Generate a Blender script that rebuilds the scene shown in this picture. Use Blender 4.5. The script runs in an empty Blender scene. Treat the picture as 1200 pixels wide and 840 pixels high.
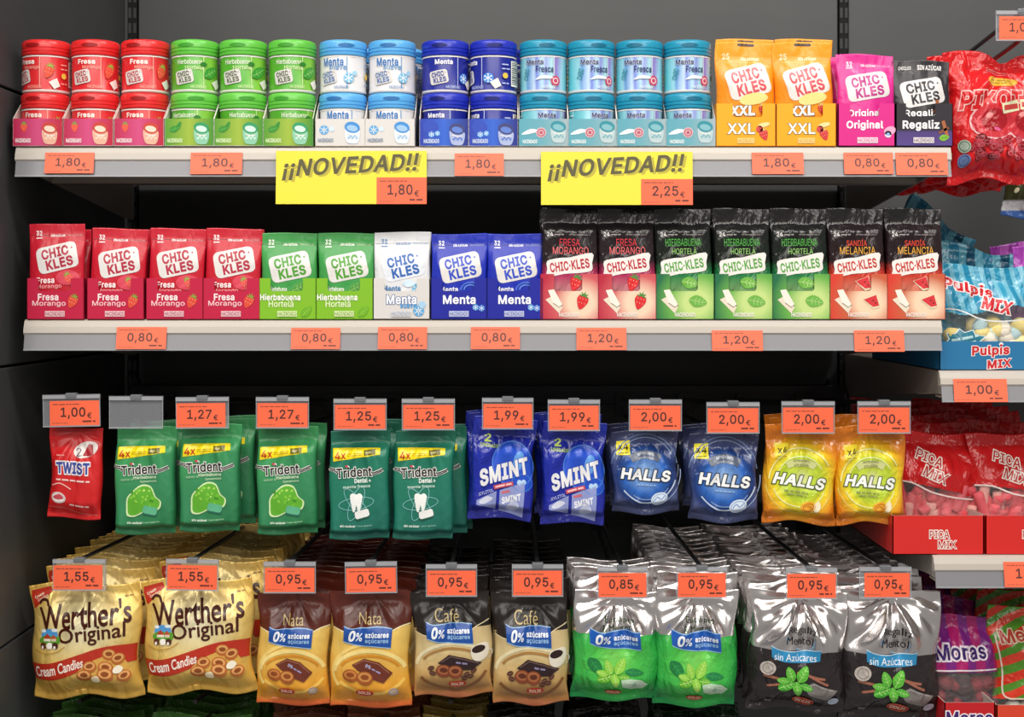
import bpy, math, random
import numpy as np
from mathutils import Vector, Matrix
from mathutils.geometry import tessellate_polygon

# ------------------------------------------------------------------ camera, world, lights
F = 1734.0; HOR = 345.0; CZ = 1.45; K = 1.6/F
scn = bpy.context.scene
col = scn.collection
cam_d = bpy.data.cameras.new('camera'); cam = bpy.data.objects.new('camera', cam_d); col.objects.link(cam)
cam.location = (0, 0, CZ); cam.rotation_euler = (math.pi/2, 0, 0)
cam_d.sensor_width = 36; cam_d.lens = F/1200*36; cam_d.shift_y = -75/1200; cam_d.clip_start = .05
scn.camera = cam
wd = bpy.data.worlds.new('shop_light'); scn.world = wd; wd.use_nodes = True
wd.node_tree.nodes['Background'].inputs[0].default_value = (1, .95, .9, 1)
wd.node_tree.nodes['Background'].inputs[1].default_value = .3

def area(name, loc, target, sx, sy, watts, colr=(1, .95, .88)):
    d = bpy.data.lights.new(name, 'AREA'); d.shape = 'RECTANGLE'; d.size = sx; d.size_y = sy; d.energy = watts; d.color = colr
    o = bpy.data.objects.new(name, d); col.objects.link(o); o.location = loc
    o.rotation_euler = (Vector(target)-Vector(loc)).to_track_quat('-Z', 'Y').to_euler()
    return o
area('ceiling_lamp', (-.75, .6, CZ+1.6), (-.5, 1.3, .4), 1.2, .18, 23)
area('ceiling_lamp', (.85, .6, CZ+1.6), (.6, 1.3, .4), 1.2, .18, 23)
area('ceiling_lamp', (0, -.9, CZ+1.6), (0, 1.4, .8), 3.2, .25, 35)
area('ceiling_lamp', (0, -2.6, CZ+1.6), (0, 1.4, 1.0), 4.5, .3, 40)
scn.view_settings.view_transform = 'Standard'; scn.view_settings.look = 'None'
scn.view_settings.exposure = 0.0; scn.view_settings.gamma = 1

R = random.Random(7)
ZF = 1.6; ZB = 2.08

# ------------------------------------------------------------------ helpers
def P(px, py, Z): return ((px-600)*Z/F, Z, CZ-(py-HOR)*Z/F)
def s2l(c): return c/12.92 if c <= .04045 else ((c+.055)/1.055)**2.4
def hexc(h): return tuple(s2l(int(h[i:i+2], 16)/255) for i in (0, 2, 4)) + (1,)
FIN = {  # roughness, metallic, bump scale, bump distance, bump detail
 'paper': (.6, 0, 0, 0, 0), 'card': (.38, 0, 0, 0, 0), 'plastic': (.28, 0, 0, 0, 0), 'metal': (.35, .6, 0, 0, 0),
 'satin': (.42, 0, 0, 0, 0), 'film': (.3, 0, 70, .0016, 2), 'crinkle': (.22, 0, 60, .006, 3), 'foil': (.22, .92, 17, .012, 1.6), 'gold': (.32, .22, 55, .005, 2.5),
 'soft': (.36, 0, 45, .0025, 2), 'black': (.85, 0, 0, 0, 0)}
_m = {}
def base_mat(name, fin):
    m = bpy.data.materials.new(name); m.use_nodes = True; nt = m.node_tree; b = nt.nodes['Principled BSDF']
    r, me, sc, dist, det = FIN[fin]
    b.inputs['Roughness'].default_value = r; b.inputs['Metallic'].default_value = me
    tc = nt.nodes.new('ShaderNodeTexCoord')
    if sc:
        n = nt.nodes.new('ShaderNodeTexNoise'); n.inputs['Scale'].default_value = sc; n.inputs['Detail'].default_value = det
        n.inputs['Distortion'].default_value = .6
        mp = nt.nodes.new('ShaderNodeMapping'); mp.inputs['Scale'].default_value = (1, .3, .6)
        nt.links.new(tc.outputs['Object'], mp.inputs[0]); nt.links.new(mp.outputs[0], n.inputs['Vector'])
        bp = nt.nodes.new('ShaderNodeBump'); bp.inputs['Distance'].default_value = dist
        nt.links.new(n.outputs['Fac'], bp.inputs['Height']); nt.links.new(bp.outputs[0], b.inputs['Normal'])
    return m, nt, b, tc
def M(h, fin='film'):
    k = (h, fin)
    if k not in _m:
        m, nt, b, tc = base_mat(fin+'_'+h, fin); b.inputs['Base Color'].default_value = hexc(h); _m[k] = m
    return _m[k]
def G(kind, stops, a, b_, fin='film', noise=0, nscale=30, key=None):
    """gradient print: kind lin (a -> b_) or rad (centre a, radius b_), local metres in x,z; stops [(pos,hex)]"""
    m, nt, b, tc = base_mat('print_'+kind, fin); N = nt.nodes.new; L = nt.links.new
    vec = tc.outputs['Object']
    if noise:
        n = N('ShaderNodeTexNoise'); n.inputs['Scale'].default_value = nscale; L(vec, n.inputs['Vector'])
        s = N('ShaderNodeVectorMath'); s.operation = 'SUBTRACT'; L(n.outputs['Color'], s.inputs[0]); s.inputs[1].default_value = (.5, .5, .5)
        s2 = N('ShaderNodeVectorMath'); s2.operation = 'SCALE'; s2.inputs['Scale'].default_value = noise; L(s.outputs[0], s2.inputs[0])
        s3 = N('ShaderNodeVectorMath'); s3.operation = 'ADD'; L(vec, s3.inputs[0]); L(s2.outputs[0], s3.inputs[1]); vec = s3.outputs[0]
    sub = N('ShaderNodeVectorMath'); sub.operation = 'SUBTRACT'; L(vec, sub.inputs[0]); sub.inputs[1].default_value = (a[0], 0, a[1])
    if kind == 'rad':
        mul = N('ShaderNodeVectorMath'); mul.operation = 'MULTIPLY'; L(sub.outputs[0], mul.inputs[0])
        rx, rz = b_ if isinstance(b_, tuple) else (b_, b_)
        mul.inputs[1].default_value = (1/rx, 0, 1/rz)
        ln = N('ShaderNodeVectorMath'); ln.operation = 'LENGTH'; L(mul.outputs[0], ln.inputs[0]); fac = ln.outputs['Value']
    elif kind == 'bands':  # repeated bands along direction b_ (metres per band vector)
        d = N('ShaderNodeVectorMath'); d.operation = 'DOT_PRODUCT'; L(sub.outputs[0], d.inputs[0])
        q = b_[0]**2+b_[1]**2; d.inputs[1].default_value = (b_[0]/q, 0, b_[1]/q)
        fr = N('ShaderNodeMath'); fr.operation = 'FRACT'; L(d.outputs['Value'], fr.inputs[0]); fac = fr.outputs[0]
    else:
        d = N('ShaderNodeVectorMath'); d.operation = 'DOT_PRODUCT'; L(sub.outputs[0], d.inputs[0])
        dx, dz = b_[0]-a[0], b_[1]-a[1]; q = dx*dx+dz*dz; d.inputs[1].default_value = (dx/q, 0, dz/q); fac = d.outputs['Value']
    cr = N('ShaderNodeValToRGB'); L(fac, cr.inputs[0]); e = cr.color_ramp.elements
    while len(e) < len(stops): e.new(.5)
    for i, (p, h) in enumerate(stops): e[i].position = p
    for i, (p, h) in enumerate(stops): e[i].color = hexc(h)
    if kind == 'bands': cr.color_ramp.interpolation = 'CONSTANT'
    L(cr.outputs[0], b.inputs['Base Color'])
    return m
def clear_mat(name, tint, alpha, rough=.12):
    m = bpy.data.materials.new(name); m.use_nodes = True; nt = m.node_tree; b = nt.nodes['Principled BSDF']
    b.inputs['Base Color'].default_value = hexc(tint); b.inputs['Roughness'].default_value = rough; b.inputs['Alpha'].default_value = alpha
    if name.startswith('film'):
        tc = nt.nodes.new('ShaderNodeTexCoord'); n = nt.nodes.new('ShaderNodeTexNoise'); n.inputs['Scale'].default_value = 45
        n.inputs['Distortion'].default_value = 1; bp = nt.nodes.new('ShaderNodeBump'); bp.inputs['Distance'].default_value = .009
        nt.links.new(tc.outputs['Object'], n.inputs['Vector']); nt.links.new(n.outputs['Fac'], bp.inputs['Height']); nt.links.new(bp.outputs[0], b.inputs['Normal'])
    return m
CLEAR = clear_mat('clear_plastic', 'c0c4cc', .2, .15)
CLEARB = clear_mat('clear_plastic_thick', 'b8bac0', .6, .2)
FILMC = clear_mat('film_clear', 'ffffff', .07, .08)
RAILC = clear_mat('smoky_plastic', '8c8c92', .8, .25)

def link(o, parent):
    col.objects.link(o)
    if parent: o.parent = parent
    return o
def mesh(name, V, Fc, mats, parent=None, mi=None, smooth=False, normals=None):
    me = bpy.data.meshes.new(name); me.from_pydata([tuple(map(float, v)) for v in V], [], [tuple(map(int, f)) for f in Fc])
    for m in (mats if isinstance(mats, (list, tuple)) else [mats]): me.materials.append(m)
    if mi is not None: me.polygons.foreach_set('material_index', list(map(int, mi)))
    if smooth: me.polygons.foreach_set('use_smooth', [True]*len(me.polygons))
    me.update()
    if normals is not None:
        me.validate(); me.normals_split_custom_set_from_vertices([tuple(map(float, n)) for n in normals])
    return link(bpy.data.objects.new(name, me), parent)
def tag(o, label, cat, group=None):
    o['label'] = label; o['category'] = cat
    if group: o['group'] = group
    return o
def thing(name, label, cat, loc=(0, 0, 0), rot=(0, 0, 0), group=None):
    o = bpy.data.objects.new(name, None); o.empty_display_size = .02; col.objects.link(o)
    o.location = loc; o.rotation_euler = rot; return tag(o, label, cat, group)
def dup(root, loc=None, rot=None, label=None, group=None, only=None):
    def rec(o, par):
        c = o.copy(); col.objects.link(c)
        if par: c.parent = par
        for ch in o.children:
            if only and par is None and ch.name.split('.')[0] not in only: continue
            rec(ch, c)
        return c
    c = rec(root, None)
    if loc is not None: c.location = loc
    if rot is not None: c.rotation_euler = rot
    if label: c['label'] = label
    if group: c['group'] = group
    return c
def moveto(root, loc, rot=None, label=None):
    root.location = loc
    if rot is not None: root.rotation_euler = rot
    if label: root['label'] = label
    return root

def box(x0, x1, y0, y1, z0, z1):
    return [(x0,y0,z0),(x1,y0,z0),(x1,y1,z0),(x0,y1,z0),(x0,y0,z1),(x1,y0,z1),(x1,y1,z1),(x0,y1,z1)], \
           [(0,3,2,1),(4,5,6,7),(0,1,5,4),(1,2,6,5),(2,3,7,6),(3,0,4,7)]
def join(parts):
    V = []; Fc = []; mi = []
    for p in parts:
        v, f = p[0], p[1]; m = p[2] if len(p) > 2 else 0
        n = len(V); V += list(v); Fc += [tuple(i+n for i in q) for q in f]; mi += (m if isinstance(m, list) else [m]*len(f))
    return V, Fc, mi
def boxes(name, bl, mats, parent=None, bev=0):
    V, Fc, mi = join([(*box(*b[:6]), b[6] if len(b) > 6 else 0) for b in bl])
    o = mesh(name, V, Fc, mats, parent, mi)
    if bev:
        md = o.modifiers.new('bevel', 'BEVEL'); md.width = bev; md.segments = 2
    return o
def prism_x(prof, x0, x1):
    """closed profile [(y,z)] extruded along x"""
    n = len(prof); V = [(x0, y, z) for y, z in prof]+[(x1, y, z) for y, z in prof]
    return V, [tuple(range(n))[::-1], tuple(range(n, 2*n))]+[(i, (i+1) % n, n+(i+1) % n, n+i) for i in range(n)]
def prism_y(prof, y0, y1):
    n = len(prof); V = [(x, y0, z) for x, z in prof]+[(x, y1, z) for x, z in prof]
    return V, [tuple(range(n)), tuple(range(n, 2*n))[::-1]]+[(i, n+i, n+(i+1) % n, (i+1) % n) for i in range(n)]
def tube(pts, r, n=8):
    V = []; Fc = []
    for i, p in enumerate(pts):
        p = Vector(p); a = Vector(pts[max(i-1, 0)]); b = Vector(pts[min(i+1, len(pts)-1)]); d = (b-a).normalized()
        u = d.cross(Vector((0, 0, 1)))
        if u.length < .01: u = d.cross(Vector((1, 0, 0)))
        u.normalize(); w = d.cross(u)
        for k in range(n):
            t = 2*math.pi*k/n; V.append(tuple(p+(u*math.cos(t)+w*math.sin(t))*r))
    for i in range(len(pts)-1):
        for k in range(n):
            Fc.append((i*n+k, i*n+(k+1) % n, (i+1)*n+(k+1) % n, (i+1)*n+k))
    Fc.append(tuple(range(n))[::-1]); Fc.append(tuple((len(pts)-1)*n+k for k in range(n)))
    return V, Fc
def lathe(prof, n=48):
    V = []; Fc = []
    for r, z in prof:
        for k in range(n):
            t = 2*math.pi*k/n; V.append((r*math.sin(t), -r*math.cos(t), z))
    for i in range(len(prof)-1):
        for k in range(n): Fc.append((i*n+k, i*n+(k+1) % n, (i+1)*n+(k+1) % n, (i+1)*n+k))
    return V, Fc

# ------------------------------------------------------------------ flat print laid on surfaces
# letter outlines: advance width, then closed loops x,y,x,y... in 1/200 of the letter size
LETTERS = {
'W': [137, [31,0,3,102,16,102,33,39,39,8,38,8,42,29,44,34,45,39,61,102,76,102,92,39,94,34,99,8,98,8,103,34,105,39,121,102,134,102,106,0,91,0,74,65,72,71,70,78,69,86,67,95,70,95,68,87,67,79,65,72,64,65,46,0]],
'J': [79, [37,-1,25,1,15,7,9,16,7,29,7,35,20,35,20,29,21,21,24,15,30,11,37,10,44,11,50,15,53,21,54,29,54,102,67,102,67,29,65,16,59,7,49,1]],
'Q': [107, [49,32,63,32,94,-10,80,-10], [53,-1,41,0,30,5,21,13,14,23,10,36,8,51,10,66,14,79,21,89,30,97,41,102,53,103,66,102,77,97,86,89,93,79,97,66,99,51,97,36,93,23,86,13,77,5,66,0], [53,11,62,12,70,15,77,21,82,29,85,39,86,51,85,63,82,73,77,81,70,87,62,90,53,91,45,90,37,87,30,81,25,73,22,63,21,51,22,39,25,29,30,21,37,15,45,12]],
'j': [33, [11,76,23,76,23,-6,22,-13,20,-18,17,-23,13,-26,7,-28,1,-29,-2,-29,-2,-17,5,-17,8,-14,10,-11,11,-6], [13,89,11,91,9,94,8,97,9,100,13,104,17,105,20,104,23,102,25,100,25,94,23,91,20,89]],
'q': [85, [74,-29,62,-29,62,12,61,12,60,9,54,3,50,1,45,-1,39,-2,30,0,22,3,16,9,11,17,8,27,7,38,8,49,11,59,16,66,22,72,30,76,39,77,46,76,51,75,60,66,61,64,63,64,63,76,74,76], [41,9,47,10,53,13,57,17,60,23,62,30,62,46,60,53,57,58,53,62,47,65,41,66,34,65,29,62,25,58,22,52,20,45,19,38,20,30,22,23,25,18,29,13,34,10]],
'y': [78, [9,-28,12,-17,14,-17,18,-18,21,-18,24,-17,26,-15,28,-12,33,0,3,76,17,76,33,31,37,17,39,11,41,4,37,4,39,11,40,17,42,24,45,31,61,76,74,76,41,-12,38,-17,32,-25,28,-27,23,-29,13,-29,11,-28]],
'A': [96, [3,0,40,102,55,102,93,0,79,0,57,60,50,84,46,96,49,96,46,84,43,74,40,67,38,60,17,0], [22,28,22,40,74,40,74,28]],
'B': [91, [12,0,12,102,48,102,58,101,66,98,72,94,76,88,79,82,80,75,79,69,77,64,75,60,71,57,63,53,63,52,68,51,73,49,77,45,80,41,83,35,84,27,83,20,80,13,75,8,69,4,60,1,49,0], [25,11,49,11,59,13,66,16,70,21,71,27,70,32,68,37,65,41,61,44,56,46,25,46], [25,57,48,57,58,59,62,62,65,65,67,70,67,74,66,81,63,86,57,89,48,90,25,90]],
'C': [102, [53,-1,41,0,30,5,21,13,14,23,10,36,8,51,10,66,14,79,21,89,30,97,41,102,53,103,61,103,68,101,75,98,80,94,90,84,93,77,95,70,82,70,80,75,78,79,75,83,71,86,63,90,58,91,53,91,45,90,37,86,30,81,25,73,22,63,21,51,22,39,25,29,30,21,37,15,45,12,53,11,58,11,63,12,71,16,75,19,78,23,80,27,82,32,95,32,93,25,90,18,86,12,80,8,75,4,68,1,61,-1]],
'D': [100, [44,0,19,0,19,11,43,11,54,13,64,16,71,22,76,30,79,40,80,51,79,62,76,72,71,80,64,86,55,89,44,90,19,90,19,102,45,102,59,100,71,96,80,88,87,78,91,66,92,51,91,36,87,24,80,14,70,6,58,2], [25,102,25,0,12,0,12,102]],
'E': [84, [12,0,12,102,74,102,74,90,25,90,25,57,71,57,71,46,25,46,25,11,75,11,75,0]],
'F': [82, [12,0,12,102,74,102,74,90,25,90,25,56,69,56,69,44,25,44,25,0]],
'G': [104, [54,-1,41,0,30,5,21,13,14,23,9,36,8,51,9,66,14,79,21,89,30,97,41,102,53,103,61,103,68,101,75,98,81,94,86,89,90,83,93,77,95,70,82,70,80,74,75,82,67,88,63,90,58,91,53,91,44,90,37,86,30,81,25,73,22,63,21,51,22,39,25,29,30,21,37,15,45,12,54,11,62,11,69,14,75,19,79,25,82,32,83,40,57,40,57,51,96,51,96,40,94,28,90,18,84,10,75,4,65,0]],
'H': [103, [12,0,12,102,25,102,25,58,78,58,78,102,91,102,91,0,78,0,78,46,25,46,25,0]],
'I': [60, [6,0,6,11,24,11,24,90,6,90,6,102,54,102,54,90,37,90,37,11,54,11,54,0]],
'K': [93, [21,29,21,43,24,48,28,52,35,61,39,65,42,69,73,102,90,102,46,55], [12,0,12,102,25,102,25,0], [74,0,38,52,46,62,90,0]],
'L': [79, [12,0,12,102,25,102,25,11,72,11,72,0]],
'M': [126, [12,0,12,102,30,102,55,37,57,32,59,28,64,10,61,10,62,13,64,17,68,32,70,35,70,37,95,102,114,102,114,0,101,0,101,91,103,91,101,87,100,82,98,77,96,73,95,68,93,64,91,58,68,0,57,0,34,58,32,64,30,68,29,72,27,77,26,82,24,86,22,91,24,91,24,0]],
'N': [105, [12,0,12,102,27,102,69,37,70,34,73,30,75,26,78,21,80,16,83,11,81,11,80,16,80,102,93,102,93,0,77,0,40,58,38,62,35,66,33,71,22,90,24,91,24,77,25,71,25,0]],
'O': [107, [53,-1,41,0,30,5,21,13,14,23,10,36,8,51,10,66,14,79,21,89,30,97,41,102,53,103,66,102,77,97,86,89,93,79,97,66,99,51,97,36,93,23,86,13,77,5,66,0], [53,11,62,12,70,15,77,21,82,29,85,39,86,51,85,63,82,73,77,81,70,87,62,90,53,91,45,90,37,87,30,81,25,73,22,63,21,51,22,39,25,29,30,21,37,15,45,12]],
'P': [89, [12,0,12,102,47,102,58,101,66,97,73,92,78,86,81,78,82,70,81,61,78,53,73,47,66,41,58,38,47,37,22,37,22,48,47,48,54,49,59,51,64,54,67,59,69,70,67,80,64,85,59,88,54,90,25,90,25,0]],
'R': [90, [12,0,12,102,47,102,58,101,67,98,73,93,78,87,81,79,82,70,81,62,78,54,73,48,67,43,58,41,47,40,19,40,19,51,47,51,60,53,64,56,67,60,69,70,67,81,64,85,60,88,54,90,25,90,25,0], [71,0,46,46,61,46,86,0]],
'S': [89, [45,-2,34,-1,26,2,18,6,13,12,9,19,8,27,21,27,22,22,28,14,33,12,39,10,51,10,57,12,62,15,66,18,68,23,69,28,68,32,66,36,63,39,59,41,54,43,49,44,37,48,26,52,17,58,12,65,10,74,12,83,15,90,20,95,28,100,36,102,45,103,55,102,63,100,70,95,75,90,79,83,80,76,67,76,65,82,60,87,53,91,45,92,33,90,29,87,26,84,24,80,23,75,24,70,26,67,30,64,38,60,53,56,57,54,62,53,67,50,72,48,76,44,79,40,81,34,82,28,81,20,77,13,72,7,65,2,56,-1]],
'T': [90, [6,90,6,102,83,102,83,90,51,90,51,0,39,0,39,90]],
'U': [103, [52,-2,41,0,31,3,23,9,17,16,13,25,12,35,12,102,25,102,25,36,26,29,28,23,32,17,37,14,44,11,52,10,60,11,66,14,71,17,75,23,78,29,79,36,79,102,91,102,91,35,90,25,87,16,81,9,73,3,63,0]],
'V': [96, [41,0,3,102,17,102,38,41,41,35,43,27,50,6,47,6,50,18,53,28,56,35,58,41,79,102,93,102,56,0]],
'X': [95, [4,0,43,57,43,47,6,102,21,102,36,80,38,76,45,66,49,58,46,58,49,62,50,66,60,80,75,102,89,102,52,48,52,57,91,0,76,0,58,26,56,30,48,42,46,46,49,46,47,43,45,39,36,26,18,0]],
'Y': [94, [41,0,41,42,3,102,18,102,38,69,42,64,44,58,47,53,50,46,45,46,47,53,50,59,76,102,91,102,54,42,54,0]],
'Z': [88, [8,0,8,9,55,77,58,82,68,95,70,91,63,91,57,90,8,90,8,102,79,102,79,92,34,26,30,21,27,16,23,11,19,7,18,11,80,11,80,0]],
'a': [78, [32,-2,25,-1,19,1,14,4,10,9,7,15,6,22,7,28,9,32,12,36,16,39,20,41,42,45,47,45,53,47,55,49,55,56,51,62,48,64,44,66,34,66,30,64,26,63,24,60,21,58,20,55,8,58,11,64,16,69,21,73,27,75,39,77,43,77,48,76,53,74,57,72,61,69,64,64,67,58,67,0,55,0,55,10,54,10,53,8,47,2,43,0], [34,9,40,10,46,12,50,15,53,19,55,28,55,38,52,36,49,36,46,35,43,35,40,34,35,34,27,32,23,30,21,28,19,25,18,21,20,14,26,10,30,9]],
'b': [85, [46,-2,40,-1,34,1,31,3,25,9,24,12,22,12,22,0,11,0,11,102,23,102,23,64,24,64,27,69,30,72,34,75,39,76,46,77,55,76,63,72,69,66,74,59,77,49,78,38,77,27,74,17,69,9,63,3,55,0], [44,9,51,10,56,13,60,18,63,23,65,30,66,38,65,45,63,52,60,58,56,62,51,65,44,66,38,65,32,62,28,58,25,53,23,46,23,30,25,23,28,17,32,13,38,10]],
'c': [79, [41,-2,32,0,23,3,16,9,11,17,8,27,7,37,8,49,11,58,16,66,23,72,32,76,41,77,47,77,52,75,57,74,65,68,71,60,72,55,61,52,60,55,58,58,54,62,51,64,45,66,41,66,35,65,29,62,25,57,22,52,20,45,19,37,20,30,22,23,25,18,29,13,35,10,41,9,45,10,49,10,54,13,56,15,58,18,60,20,61,23,73,20,71,16,68,11,65,7,61,4,57,2,52,0]],
'd': [85, [39,-2,30,0,22,3,16,9,11,17,8,27,7,38,8,49,11,59,16,66,22,72,30,76,39,77,46,76,51,75,60,66,61,64,62,64,62,102,74,102,74,0,63,0,63,12,61,12,60,9,54,3,50,1,45,-1], [41,9,47,10,53,13,57,17,60,23,62,30,62,46,60,53,57,58,53,62,47,65,41,66,34,65,29,62,25,58,22,52,20,45,19,38,20,30,22,23,25,18,29,13,34,10]],
'e': [81, [42,-2,32,0,23,3,16,9,11,17,8,26,7,37,8,48,11,58,16,66,23,72,31,76,41,77,53,75,59,72,64,68,68,63,71,56,74,48,74,34,15,34,15,44,68,44,62,40,60,54,57,59,53,63,47,65,41,66,35,65,29,63,25,59,22,54,20,48,19,42,19,36,20,28,22,21,26,16,30,12,36,10,42,9,54,12,57,15,61,21,73,18,71,13,67,8,62,4,57,1,50,-1]],
'f': [51, [46,76,46,65,1,65,1,76], [16,0,16,86,17,92,19,97,23,101,27,104,37,106,41,106,44,105,47,105,49,104,45,94,41,95,39,95,34,94,31,92,29,89,28,84,28,0]],
'g': [85, [41,-30,34,-30,27,-28,21,-25,16,-22,10,-14,20,-8,22,-11,27,-16,31,-18,36,-19,41,-19,50,-18,56,-15,61,-9,62,-1,62,14,61,14,60,11,57,8,50,3,39,1,30,2,23,5,16,11,11,18,8,27,7,38,8,49,11,59,16,66,22,72,30,76,39,77,46,76,51,75,55,72,58,69,60,66,62,64,63,64,63,76,74,76,74,-2,73,-11,70,-18,65,-23,58,-27,50,-29], [41,12,47,13,53,15,57,19,60,24,62,31,62,46,60,53,57,58,53,62,47,65,41,66,34,65,29,62,25,58,22,52,20,46,19,39,20,31,22,25,25,19,29,15,34,13]],
'h': [82, [23,0,11,0,11,102,23,102,23,57,20,57,25,66,30,72,37,76,45,77,53,76,59,74,64,70,68,64,71,57,71,0,59,0,59,47,58,55,55,61,49,65,42,66,37,65,32,63,28,61,25,57,23,51]],
'i': [33, [11,0,11,76,23,76,23,0], [13,89,11,91,9,94,8,97,9,100,13,104,17,105,20,104,23,102,25,100,25,94,23,91,20,89]],
'k': [76, [22,27,22,42,24,42,57,76,72,76,37,40,35,40], [11,0,11,102,23,102,23,0], [59,0,30,37,38,46,74,0]],
'l': [38, [28,0,20,1,15,4,12,9,11,17,11,102,23,102,23,15,24,12,29,10,31,10,34,11,36,1,34,0]],
'm': [122, [11,0,11,76,22,76,22,59,24,65,26,69,30,73,34,75,39,77,44,77,51,76,57,72,62,66,64,59,62,59,64,64,67,69,71,72,76,75,81,77,94,77,104,71,108,66,111,59,111,0,99,0,99,51,98,58,95,63,89,65,84,66,79,66,75,64,69,58,67,49,67,0,55,0,55,52,54,58,51,62,46,65,40,66,36,66,32,64,28,61,25,58,23,53,23,0]],
'n': [82, [23,0,11,0,11,76,22,76,22,57,20,57,25,66,30,72,37,76,45,77,53,76,59,74,64,70,68,64,71,57,71,0,59,0,59,47,58,55,55,61,49,65,42,66,37,65,32,63,28,61,25,57,23,51]],
'o': [83, [41,-2,32,0,23,3,16,9,11,17,8,27,7,37,8,49,11,58,16,66,23,72,32,76,41,77,51,76,60,72,67,66,72,58,75,49,76,37,75,27,72,17,67,9,60,3,51,0], [41,9,48,10,54,13,58,18,61,23,63,30,64,37,63,45,61,52,58,57,54,62,48,65,41,66,35,65,29,62,25,57,22,52,20,45,19,37,20,30,22,23,25,18,29,13,35,10]],
'p': [85, [11,-29,11,76,22,76,22,64,24,64,27,69,30,72,34,75,39,76,46,77,55,76,63,72,69,66,74,59,77,49,78,38,77,27,74,17,69,9,63,3,55,0,46,-2,40,-1,35,1,31,3,25,9,24,12,23,12,23,-29], [44,9,51,10,56,13,60,18,63,23,65,30,66,38,65,45,63,52,60,58,56,62,51,65,44,66,38,65,32,62,28,58,25,53,23,46,23,30,25,23,28,17,32,13,38,10]],
'r': [52, [11,0,11,76,22,76,22,64,23,64,26,69,30,73,36,76,49,77,49,64,48,65,36,65,32,63,28,60,25,57,23,52,23,0]],
's': [73, [36,-2,29,-1,22,1,17,4,12,8,9,13,7,19,19,21,21,16,25,12,30,10,36,9,43,10,49,12,52,16,54,21,53,24,51,27,47,29,42,31,30,34,21,37,14,42,11,47,9,55,10,61,13,66,17,71,23,74,30,76,37,77,45,76,51,74,56,72,60,68,63,63,65,58,54,55,52,60,49,63,44,66,37,67,31,66,26,63,23,60,22,55,22,52,25,49,29,46,34,45,46,42,55,39,61,34,65,28,66,21,65,15,62,9,58,5,52,1,45,-1]],
't': [45, [41,76,41,65,1,65,1,76], [13,94,25,94,25,20,26,15,27,12,39,10,40,11,43,0,41,0,38,-1,34,-1,25,0,18,4,14,10,13,19]],
'u': [82, [36,-1,29,0,23,2,18,6,14,12,11,19,11,76,23,76,23,29,24,21,27,15,33,11,40,10,50,12,54,15,57,19,59,24,59,76,71,76,71,0,60,0,60,18,61,18,57,9,51,3,44,0]],
'v': [78, [33,0,3,76,17,76,33,31,37,17,39,11,41,4,37,4,39,11,41,17,45,31,61,76,74,76,45,0]],
'w': [113, [28,0,5,76,17,76,27,43,31,27,33,18,35,8,33,8,35,18,37,27,41,43,50,76,63,76,72,43,76,27,78,18,80,8,78,8,80,18,83,27,87,43,96,76,109,76,86,0,74,0,64,34,62,40,61,45,59,50,57,62,55,68,58,68,57,62,55,56,53,45,51,40,50,34,40,0]],
'x': [76, [4,0,34,44,34,34,6,76,20,76,29,61,33,56,39,46,41,41,35,41,38,46,40,51,43,56,47,61,56,76,70,76,42,34,42,43,72,0,57,0,46,17,37,32,35,36,41,36,38,32,36,27,30,17,18,0]],
'z': [76, [8,0,8,9,51,64,51,65,10,65,10,76,67,76,67,66,25,12,25,11,68,11,68,0]],
'0': [91, [45,-1,35,0,26,5,19,12,14,23,11,36,10,51,11,66,14,79,19,89,26,97,35,102,45,103,56,102,65,97,72,89,77,79,80,66,81,51,80,36,77,23,72,12,65,5,56,0], [45,10,52,11,58,15,63,21,66,29,68,39,69,51,68,63,66,73,63,81,58,87,52,91,45,92,38,91,33,87,28,81,25,73,23,63,22,51,23,39,25,29,28,21,33,15,38,11]],
'1': [91, [15,0,15,11,78,11,78,0], [55,102,55,0,42,0,42,90,17,72,17,85,40,102]],
'2': [91, [13,0,13,9,47,46,52,51,60,61,62,65,64,70,64,74,62,84,59,87,55,90,45,92,39,91,34,89,31,87,28,83,26,78,25,72,13,72,14,81,17,88,22,95,29,99,36,102,45,103,54,102,61,99,67,95,72,89,75,82,76,74,76,69,74,64,71,58,67,52,61,45,53,36,31,12,31,11,78,11,78,0]],
'3': [91, [44,-1,35,-1,27,2,20,6,14,11,10,18,9,26,22,26,23,21,25,17,29,14,33,12,38,10,44,10,55,12,59,15,63,19,65,23,66,29,65,34,63,39,60,43,55,47,48,49,40,50,31,50,31,60,58,90,14,90,14,102,74,102,74,92,42,56,42,58,53,58,62,55,69,51,74,44,77,37,79,29,77,21,74,13,69,7,62,2,53,0]],
'4': [91, [8,21,8,32,49,102,62,102,22,33,83,33,83,21], [56,0,56,64,69,64,69,0]],
'5': [91, [44,-1,36,0,28,2,22,6,17,12,13,19,12,26,24,26,25,22,28,18,31,15,35,12,39,10,44,10,50,11,55,13,60,16,63,21,65,26,66,32,65,39,63,44,59,49,55,52,50,55,38,55,33,54,29,52,26,49,13,51,19,102,73,102,73,90,30,90,27,60,31,63,36,65,46,67,53,66,59,64,64,61,69,57,73,52,76,46,78,40,78,33,77,23,74,15,69,8,62,3,54,0]],
'6': [91, [45,-1,36,0,28,3,22,8,17,15,14,23,13,32,14,40,16,48,20,57,27,68,50,102,64,102,30,52,29,52,33,58,36,60,47,63,56,62,63,59,69,54,74,48,77,40,78,31,77,22,74,15,69,8,62,3,54,0], [51,10,56,13,60,16,63,20,65,26,65,37,63,43,60,47,56,50,51,52,45,53,40,52,35,50,31,47,28,43,26,38,25,32,26,26,28,20,31,16,35,13,40,10]],
'7': [91, [19,0,65,90,12,90,12,102,78,102,78,90,33,0]],
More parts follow.
